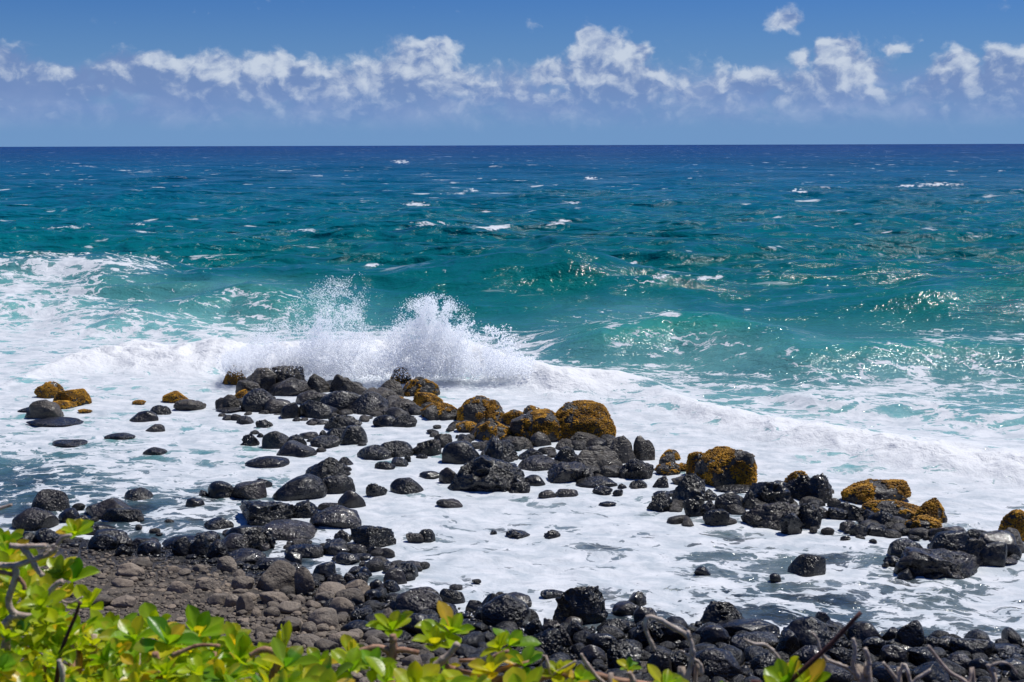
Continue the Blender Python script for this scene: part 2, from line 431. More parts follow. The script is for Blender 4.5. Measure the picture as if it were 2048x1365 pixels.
Us = U + 9 * noise2(X / 1.1, Y / 2.0, 301); Vs = Vv + 2.6 * noise2(X / .9, Y / 3.0, 302) + 1.5 * noise2(X / .35, Y / 1.5, 303)
for px, py, rx, ry, s_ in SPOTS:
    foam = np.maximum(foam, s_ * .8 * np.exp(-((Us - px) / rx) ** 2 - ((Vs - py) / ry) ** 2))
# broken water colour: depth, silt and air, plus painted cloud shadow and crest glow
ky = [285, 300, 340, 400, 470, 560, 650, 760, 900, 1300]
kc = np.array([(.006, .030, .135), (.004, .044, .150), (.001, .082, .170), (.000, .108, .160), (.000, .118, .140), (.001, .130, .128), (.008, .140, .130), (.02, .11, .125), (.03, .075, .095), (.02, .032, .042)])
deep = np.stack([np.interp(Vv, ky, kc[:, i]) for i in range(3)], -1)
patch = fbm2(X / 60.0, Y / 90.0, 3, 91)[..., None] * .22 + 1  # broad tone patches painted in as cloud shadows and gusts
deep = deep * patch * 1.15
turq = np.array([.25, .56, .53]); greyw = np.array([.20, .27, .28])
milk = turq * (1 - sstep(880, 1040, Vv))[..., None] + greyw * sstep(880, 1040, Vv)[..., None]
wc = deep * (1 - aer[..., None]) + milk * aer[..., None]
thin = (sstep(.35, 1.2, crestg) * sstep(520, 640, Vv) * (1 - sstep(760, 800, Vv)))[..., None]  # glow of light through the wave crests, painted as green
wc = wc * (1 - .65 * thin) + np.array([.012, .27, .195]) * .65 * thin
far_glow = (sstep(.6, 1.5, crestg) * (1 - sstep(520, 640, Vv)))[..., None]  # weaker painted glow on the crests further out
wc = wc * (1 - .4 * far_glow) + np.array([.002, .12, .095]) * .4 * far_glow
seabed = sstep(0.10, 0.45, fbm2(X / 0.9, Y / 0.9, 3, 13)) * sstep(900, 1000, Vv)
wc = wc * (1 - 0.75 * seabed[..., None]) + np.array([.012, .018, .022]) * .75 * seabed[..., None]
nr, nc = X.shape
idx = np.arange(nr * nc).reshape(nr, nc)
F = np.stack([idx[:-1, :-1], idx[:-1, 1:], idx[1:, 1:], idx[1:, :-1]], -1).reshape(-1, 4)
opn = sstep(60, 110, Y)
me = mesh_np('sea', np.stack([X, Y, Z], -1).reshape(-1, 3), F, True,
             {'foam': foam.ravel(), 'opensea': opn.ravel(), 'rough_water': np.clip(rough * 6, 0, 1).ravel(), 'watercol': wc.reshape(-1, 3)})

sea_m, n, out = material('sea_water')
geo = n.new('ShaderNodeNewGeometry'); P = geo.outputs['Position']
def attr(nm):
    a_ = n.new('ShaderNodeAttribute'); a_.attribute_name = nm; return a_
fo0 = attr('foam').outputs['Fac']; op_ = attr('opensea').outputs['Fac']; rg = attr('rough_water').outputs['Fac']
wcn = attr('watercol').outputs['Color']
P2 = n.vmath('MULTIPLY', P, (1, 1, 0))
farf = n.rng(n.vmath('LENGTH', P2), 90, 600, 0, 1)
mac = n.math('MULTIPLY', n.math('SUBTRACT', n.noise(P2, .40, 4, .6), .5), .80)
fo = n.math('ADD', n.math('MULTIPLY', fo0, 1.0), n.math('MULTIPLY', mac, n.rng(fo0, .1, .5)))
fo = n.math('MAXIMUM', fo, n.math('MULTIPLY', rg, .88))
wrp = n.vmath('SUBTRACT', n.noise(P2, 0.7, 3, .5, col=True), (.5, .5, .5))
Pw = n.vmath('ADD', P2, n.vmath('SCALE', wrp, scale=1.5))
wrp2 = n.vmath('SUBTRACT', n.noise(P2, 3.0, 3, .6, col=True), (.5, .5, .5))
Pw2 = n.vmath('ADD', Pw, n.vmath('SCALE', wrp2, scale=.38))
rot = n.new('ShaderNodeVectorRotate', rotation_type='Z_AXIS'); n.put(rot.inputs['Vector'], Pw2); rot.inputs['Angle'].default_value = 0.25
Pl = n.vmath('MULTIPLY', rot.outputs[0], (0.62, 1.0, 0))
v1 = n.voro(Pl, 1.05, 'DISTANCE_TO_EDGE'); v2 = n.voro(Pl, 2.9, 'DISTANCE_TO_EDGE')
fb = n.noise(Pl, 1.3, 6, .62)
fb2 = n.noise(Pl, 7.0, 4, .65)
p1 = n.rng(v1, 0.0, 0.42, 1.0, 0.0, False); p2 = n.rng(v2, 0.0, 0.40, 1.0, 0.0, False)
p3 = n.rng(n.voro(Pl, 7.0, 'DISTANCE_TO_EDGE'), 0.0, 0.38, 1.0, 0.0, False)
pat = n.math('ADD', n.math('MULTIPLY', p1, .34), n.math('MULTIPLY', p2, .24))
pat = n.math('ADD', pat, n.math('MULTIPLY', p3, .14))
pat = n.math('ADD', pat, n.math('MULTIPLY', n.rng(fb, .25, .75, 0, 1, False), .36))
pat = n.math('ADD', pat, n.math('MULTIPLY', n.math('SUBTRACT', fb2, .5), .30))
# foam strength decides the threshold
thr = n.math('SUBTRACT', 1.02, n.math('MULTIPLY', fo, 1.02))
dlt = n.math('SUBTRACT', pat, thr)
mask = n.rng(dlt, -0.02, 0.06)
thinm = n.rng(dlt, -0.30, 0.12, 0.0, 0.38)             # thin film of bubbles round the foam
mask = n.math('MAXIMUM', mask, n.math('MULTIPLY', thinm, n.rng(fo, .2, .55)))
mask = n.math('MULTIPLY', mask, n.rng(fo, 0.04, 0.14))
# whitecaps of the open sea
Pc = n.vmath('MULTIPLY', P2, (.16, .33, 0))
wcap = n.noise(Pc, 1.0, 6, .62, .3)
wcapm = n.math('MULTIPLY', n.rng(wcap, .64, .675), op_)
Pd = n.vmath('MULTIPLY', P2, (.05, .03, 0))
wcapf = n.math('MULTIPLY', n.rng(n.noise(Pd, 1.0, 8, .68, .2), .635, .665), n.rng(op_, .9, 1))
mask = n.math('MAXIMUM', mask, n.math('MULTIPLY', n.math('MAXIMUM', wcapm, wcapf), .8))
# water body
wv = n.noise(n.vmath('MULTIPLY', P2, (.5, 1, 0)), .35, 4, .6)
wbase = n.mix(n.rng(wv, .3, .7, .0, .35), wcn, n.vmath('MULTIPLY', wcn, (.5, .62, .8)))  # darker streaks painted in as shade on faces of fine chop
bh1 = n.noise(n.vmath('MULTIPLY', P2, (.62, 1, 0)), 0.30, 5, .62)       # 3 m chop
bh2 = n.noise(n.vmath('MULTIPLY', P2, (.7, 1, 0)), 1.8, 4, .6)         # ripples
bh3 = n.noise(n.vmath('MULTIPLY', P2, (.5, 1, 0)), .05, 5, .65)        # far waves
b3 = n.bump(bh3, n.math('MULTIPLY', op_, 1.0), 9.0)
b1 = n.bump(bh1, n.math('ADD', n.math('MULTIPLY', op_, .45), .12), 1.6, b3)
b2 = n.bump(bh2, .9, .26, b1)
def slope(vec, sc_, k, det=4):
    c_ = n.noise(n.vmath('MULTIPLY', P2, vec), sc_, det, .6, .2, col=True)
    return n.vmath('MULTIPLY', n.vmath('SUBTRACT', c_, (.5, .5, .5)), (k, k, 0))
slp = n.vmath('ADD', n.vmath('ADD', slope((.55, 1, 0), .9, .85), slope((.6, .8, 0), .22, .95)), slope((1, .45, 0), .06, 1.1, 5))
slp = n.vmath('SCALE', n.vmath('ADD', slp, (0, -.10, 0)), scale=op_)
b2 = n.vmath('NORMALIZE', n.vmath('ADD', b2, slp))
water = n.new('ShaderNodeBsdfPrincipled')
n.put(water.inputs['Base Color'], wbase); n.put(water.inputs['Roughness'], n.math('ADD', n.math('ADD', .10, n.math('MULTIPLY', op_, .06)), n.math('MULTIPLY', farf, .10)))
water.inputs['IOR'].default_value = 1.333; n.l.new(b2, water.inputs['Normal'])
n.put(water.inputs['Specular IOR Level'], n.math('SUBTRACT', n.math('SUBTRACT', .46, n.math('MULTIPLY', op_, .31)), n.math('MULTIPLY', farf, .12)))
# foam
fbh = n.noise(P, 5.0, 6, .65, .2)
fbh2 = n.noise(P, 1.7, 5, .6, .5)
fbp = n.bump(fbh, n.math('ADD', n.math('MULTIPLY', rg, .35), .25), .12)
fbp = n.bump(fbh2, n.math('ADD', n.math('MULTIPLY', rg, .45), .25), .22, fbp)
fbp = n.bump(mask, .35, .05, fbp)
foamb = n.new('ShaderNodeBsdfPrincipled')
fcol = n.mix(n.rng(n.noise(Pl, 2.2, 6, .65), .3, .75), (.70, .72, .74), (.40, .46, .50))
fcol = n.mix(rg, fcol, (.86, .875, .88))
n.put(foamb.inputs['Base Color'], fcol); foamb.inputs['Roughness'].default_value = .65
foamb.inputs['Specular IOR Level'].default_value = .2
n.l.new(fbp, foamb.inputs['Normal'])
mx = n.new('ShaderNodeMixShader'); n.put(mx.inputs[0], mask); n.l.new(water.outputs[0], mx.inputs[1]); ftr = n.new('ShaderNodeBsdfTranslucent'); n.put(ftr.inputs[0], (.86, .92, .92)); n.l.new(fbp, ftr.inputs['Normal'])
fmx = n.new('ShaderNodeMixShader'); n.put(fmx.inputs[0], n.math('MULTIPLY', rg, .08)); n.l.new(foamb.outputs[0], fmx.inputs[1]); n.l.new(ftr.outputs[0], fmx.inputs[2])
n.l.new(fmx.outputs[0], mx.inputs[2])
n.l.new(mx.outputs[0], out.inputs[0])
link('water', me, sea_m, kind='structure')

def sea_z(x, y):
    """height of the sea surface at a world point"""
    r = np.interp(y, yd, np.arange(len(yd))); c = np.interp(math.atan2(x, y), AZ, np.arange(len(AZ)))
    return float(Z[int(r), int(c)])

# ------------------------------------------------------------------ materials for stones, plants
def rock_material(name, c0, c1, c2, rough0, rough1, pit, wet=0.0, attr_wet=False, scale=1.0, lines=0.0):
    m, n, out = material(name)
    tcn = n.new('ShaderNodeTexCoord'); oi = n.new('ShaderNodeObjectInfo')
    off = n.math('MULTIPLY', oi.outputs['Random'], 50.0)
    v = n.vmath('ADD', tcn.outputs['Object'], off)
    big = n.noise(v, 2.2 * scale, 5, .6, .3); fine_ = n.noise(v, 14 * scale, 6, .68)
    mot = n.noise(v, 45 * scale, 3, .6)
    col = n.mix(n.rng(big, .32, .7), c0, c1)
    col = n.mix(n.rng(fine_, .45, .75, 0, .8), col, c2)
    col = n.mix(n.rng(mot, .35, .65, .35, 0), col, (0.004, .004, .004))
    tone = n.math('ADD', n.math('MULTIPLY', oi.outputs['Random'], .7), .65)
    col = n.vmath('SCALE', col, scale=tone)
    if not attr_wet and wet > .2:
        col = n.mix(n.math('MULTIPLY', n.rng(oi.outputs['Random'], .55, 1.0), n.rng(big, .35, .6, .15, .8)), col, (.060, .048, .038))
    ro = n.rng(fine_, .35, .65, rough0, rough1)
    if attr_wet:
        wa = n.new('ShaderNodeAttribute'); wa.attribute_name = 'wet'
        oc = n.new('ShaderNodeSeparateColor'); n.put(oc.inputs[0], oi.outputs['Color'])
        wt = n.math('MAXIMUM', wa.outputs['Fac'], n.math('SUBTRACT', 1.0, oc.outputs[0]), clamp=True)
        tn = n.new('ShaderNodeAttribute'); tn.attribute_name = 'tone'
        warm = n.rng(n.math('FRACT', n.math('ADD', n.math('MULTIPLY', oi.outputs['Random'], 7.3), tn.outputs['Fac'])), .55, 1.0)
        col = n.mix(n.math('MULTIPLY', warm, .55), col, (.34, .265, .195))
        wetc = n.vmath('MULTIPLY', col, (.06, .072, .092))
        col = n.mix(wt, col, wetc)
        ro = n.mix(wt, ro, n.rng(fine_, .35, .65, .16, .38)) if False else n.math('SUBTRACT', ro, n.math('MULTIPLY', wt, .50))
    p = n.new('ShaderNodeBsdfPrincipled')
    n.put(p.inputs['Base Color'], col); n.put(p.inputs['Roughness'], ro)
    vor = n.voro(v, 12 * scale, 'F1'); bmpn = n.noise(v, 9 * scale, 3, .6, .4)
    hgt = n.math('ADD', n.math('MULTIPLY', n.rng(vor, .0, .45), .45), n.math('MULTIPLY', bmpn, 1.6))
    b = n.bump(big, .5, .12 / scale)
    if lines:
        sv_ = n.vmath('MULTIPLY', v, (1.2, 1.2, 7)); ln_ = n.noise(sv_, 1.6 * scale, 4, .6, .8)
        b = n.bump(ln_, lines, .08, b)
    patchy = n.rng(n.noise(v, 1.7 * scale, 3, .5), .38, .62, .18, 1.0)
    b = n.bump(hgt, n.math('MULTIPLY', patchy, pit), .085 / scale, b)
    n.l.new(b, p.inputs['Normal'])
    p.inputs['Specular IOR Level'].default_value = .5
    if wet:
        n.put(p.inputs['Coat Weight'], n.math('MULTIPLY', n.rng(big, .35, .6), wet)); p.inputs['Coat Roughness'].default_value = .07
        b2 = n.bump(n.noise(v, 11 * scale, 3, .6), n.math('MULTIPLY', patchy, .9), .10); n.l.new(b2, p.inputs['Coat Normal'])
    n.l.new(p.outputs[0], out.inputs[0])
    return m
MB = rock_material('wet_black_basalt', (.003, .0035, .0045), (.007, .007, .009), (.030, .026, .023), .25, .60, .9, wet=.38)
MK = rock_material('rough_black_lava', (.002, .003, .0035), (.006, .006, .007), (.034, .026, .018), .22, .60, 1.0, wet=.38)
MG = rock_material('grey_brown_basalt', (.030, .026, .022), (.075, .066, .054), (.14, .115, .085), .35, .7, 1.0, wet=.1, lines=.7)
MD = rock_material('beach_basalt', (.150, .124, .098), (.26, .214, .166), (.36, .295, .225), .75, .95, .5, attr_wet=True)

moss_m, n, out = material('golden_seaweed')
v = n.new('ShaderNodeNewGeometry').outputs['Position']
ta = n.new('ShaderNodeAttribute'); ta.attribute_name = 'tone'
c = n.mix(ta.outputs['Fac'], (.10, .045, .006), (.62, .315, .020))
c = n.mix(n.rng(n.noise(v, 5, 3, .5), .4, .75, 0, .5), c, (.16, .075, .012))
p = n.new('ShaderNodeBsdfPrincipled'); n.put(p.inputs['Base Color'], c); p.inputs['Roughness'].default_value = .6
p.inputs['Specular IOR Level'].default_value = .3
n.l.new(p.outputs[0], out.inputs[0])

# ground sheet
bch_m, n, out = material('beach_ground')
P = n.new('ShaderNodeNewGeometry').outputs['Position']
c = n.mix(n.rng(n.noise(P, 3, 6, .6), .35, .65), (.045, .038, .032), (.14, .115, .088))
c = n.mix(n.rng(n.voro(P, 30), .1, .5, .6, 0), c, (.10, .08, .06))
sz = n.new('ShaderNodeSeparateXYZ'); n.put(sz.inputs[0], P)
wetf = n.rng(sz.outputs[2], .03, .22)
c = n.mix(wetf, (.007, .007, .008), c)
c = n.mix(n.rng(sz.outputs[2], 1.6, 2.2), c, n.mix(n.rng(n.noise(P, 8, 5, .6), .4, .6), (.06, .035, .02), (.10, .07, .04)))
p = n.new('ShaderNodeBsdfPrincipled'); n.put(p.inputs['Base Color'], c); n.put(p.inputs['Roughness'], n.rng(wetf, 0, 1, .3, .9))
n.l.new(n.bump(n.math('ADD', n.noise(P, 18, 6, .7), n.voro(P, 30)), .9, .03), p.inputs['Normal'])
n.l.new(p.outputs[0], out.inputs[0])
gx = np.concatenate([np.linspace(-400, -42, 20), np.linspace(-40, 40, 300), np.linspace(42, 400, 20)])
gy = np.concatenate([np.linspace(-60, -2, 12), np.linspace(-1.5, 36, 220), np.linspace(37, 60, 12)])
GX, GY = np.meshgrid(gx, gy); GZ = terrain(GX, GY)
GZ = GZ + 0.03 * fbm2(GX / .6, GY / .6, 3, 8) + 0.25 * fbm2(GX / 3, GY / 3, 3, 18) * sstep(1.6, 3.0, GZ)
gi = np.arange(GX.size).reshape(GX.shape)
GF = np.stack([gi[:-1, :-1], gi[:-1, 1:], gi[1:, 1:], gi[1:, :-1]], -1).reshape(-1, 4)
link('beach', mesh_np('beach', np.stack([GX, GY, GZ], -1).reshape(-1, 3), GF), bch_m, kind='structure')

# ------------------------------------------------------------------ stones
def rot_rand(rg):
    q = rg.normal(size=4); q /= np.linalg.norm(q)
    a, b, c, d = q
    return np.array([[a*a+b*b-c*c-d*d, 2*(b*c-a*d), 2*(b*d+a*c)], [2*(b*c+a*d), a*a-b*b+c*c-d*d, 2*(c*d-a*b)], [2*(b*d-a*c), 2*(c*d+a*b), a*a-b*b-c*c+d*d]])
def rock_shape(seed, sub, kind):
    """a unit boulder, bounding box -1..1"""
    rg_ = np.random.default_rng(seed)
    V, F = ICO[sub]; V = V.copy()
    o = rg_.uniform(-50, 50, 3)
    def nz(V, f, s): return noise3(V[:, 0] * f + o[0], V[:, 1] * f + o[1], V[:, 2] * f + o[2], seed + s)
    amp = {'b': (.20, .05, .012), 'k': (.34, .17, .075), 'g': (.24, .09, .03), 'm': (.20, .06, .02), 'n': (.24, .09, .03), 'd': (.20, .05, .012), 'l': (.22, .08, .02)}[kind]
    n1 = nz(V, 1.1, 0); n2 = nz(V, 2.6, 1); n3 = nz(V, 6.5, 2); n4 = nz(V, 14, 3)
    if kind == 'k': n2 = 1 - 2 * np.abs(n2) ; n3 = 1 - 2 * np.abs(n3)
    r = 1 + amp[0] * n1 + amp[1] * n2 * 1.3 + amp[2] * n3 + amp[2] * .5 * n4
    V = V * r[:, None]
    # facets worn into the block
    ncut = {'b': 6, 'k': 11, 'g': 7, 'm': 4, 'n': 6, 'd': 5, 'l': 5}[kind] + int(rg_.integers(-2, 3))
    for _ in range(ncut):
        pn = rg_.normal(size=3); pn /= np.linalg.norm(pn); dd = rg_.uniform(.60, .88)
        pr = V @ pn - dd
        V = V - np.where(pr > 0, pr * rg_.uniform(.65, .95), 0)[:, None] * pn
    if kind in 'gn':                        # joints and creases across the rock
        for _ in range(2):
            pn = rg_.normal(size=3); pn[2] *= .4; pn /= np.linalg.norm(pn)
            dd = V @ pn - rg_.uniform(-.35, .35) + .06 * nz(V, 3, 8)
            V = V * (1 - .10 * np.exp(-(dd / .045) ** 2))[:, None]
    c, s = math.cos(rg_.uniform(-.5, .5)), math.sin(rg_.uniform(-.5, .5))
    V = V @ np.array([[c, -s, 0], [s, c, 0], [0, 0, 1]]).T
    ra = {'k': .055, 'g': .02, 'n': .02, 'm': .015}.get(kind, .008)
    V = V * (1 + ra * (1 - 2 * np.abs(nz(V, 4.5, 11))) + ra * .6 * nz(V, 11, 12) + ra * .35 * nz(V, 22, 13))[:, None]
    mn, mxx = V.min(0), V.max(0)
    return (V - (mn + mxx) / 2) / ((mxx - mn) / 2), F

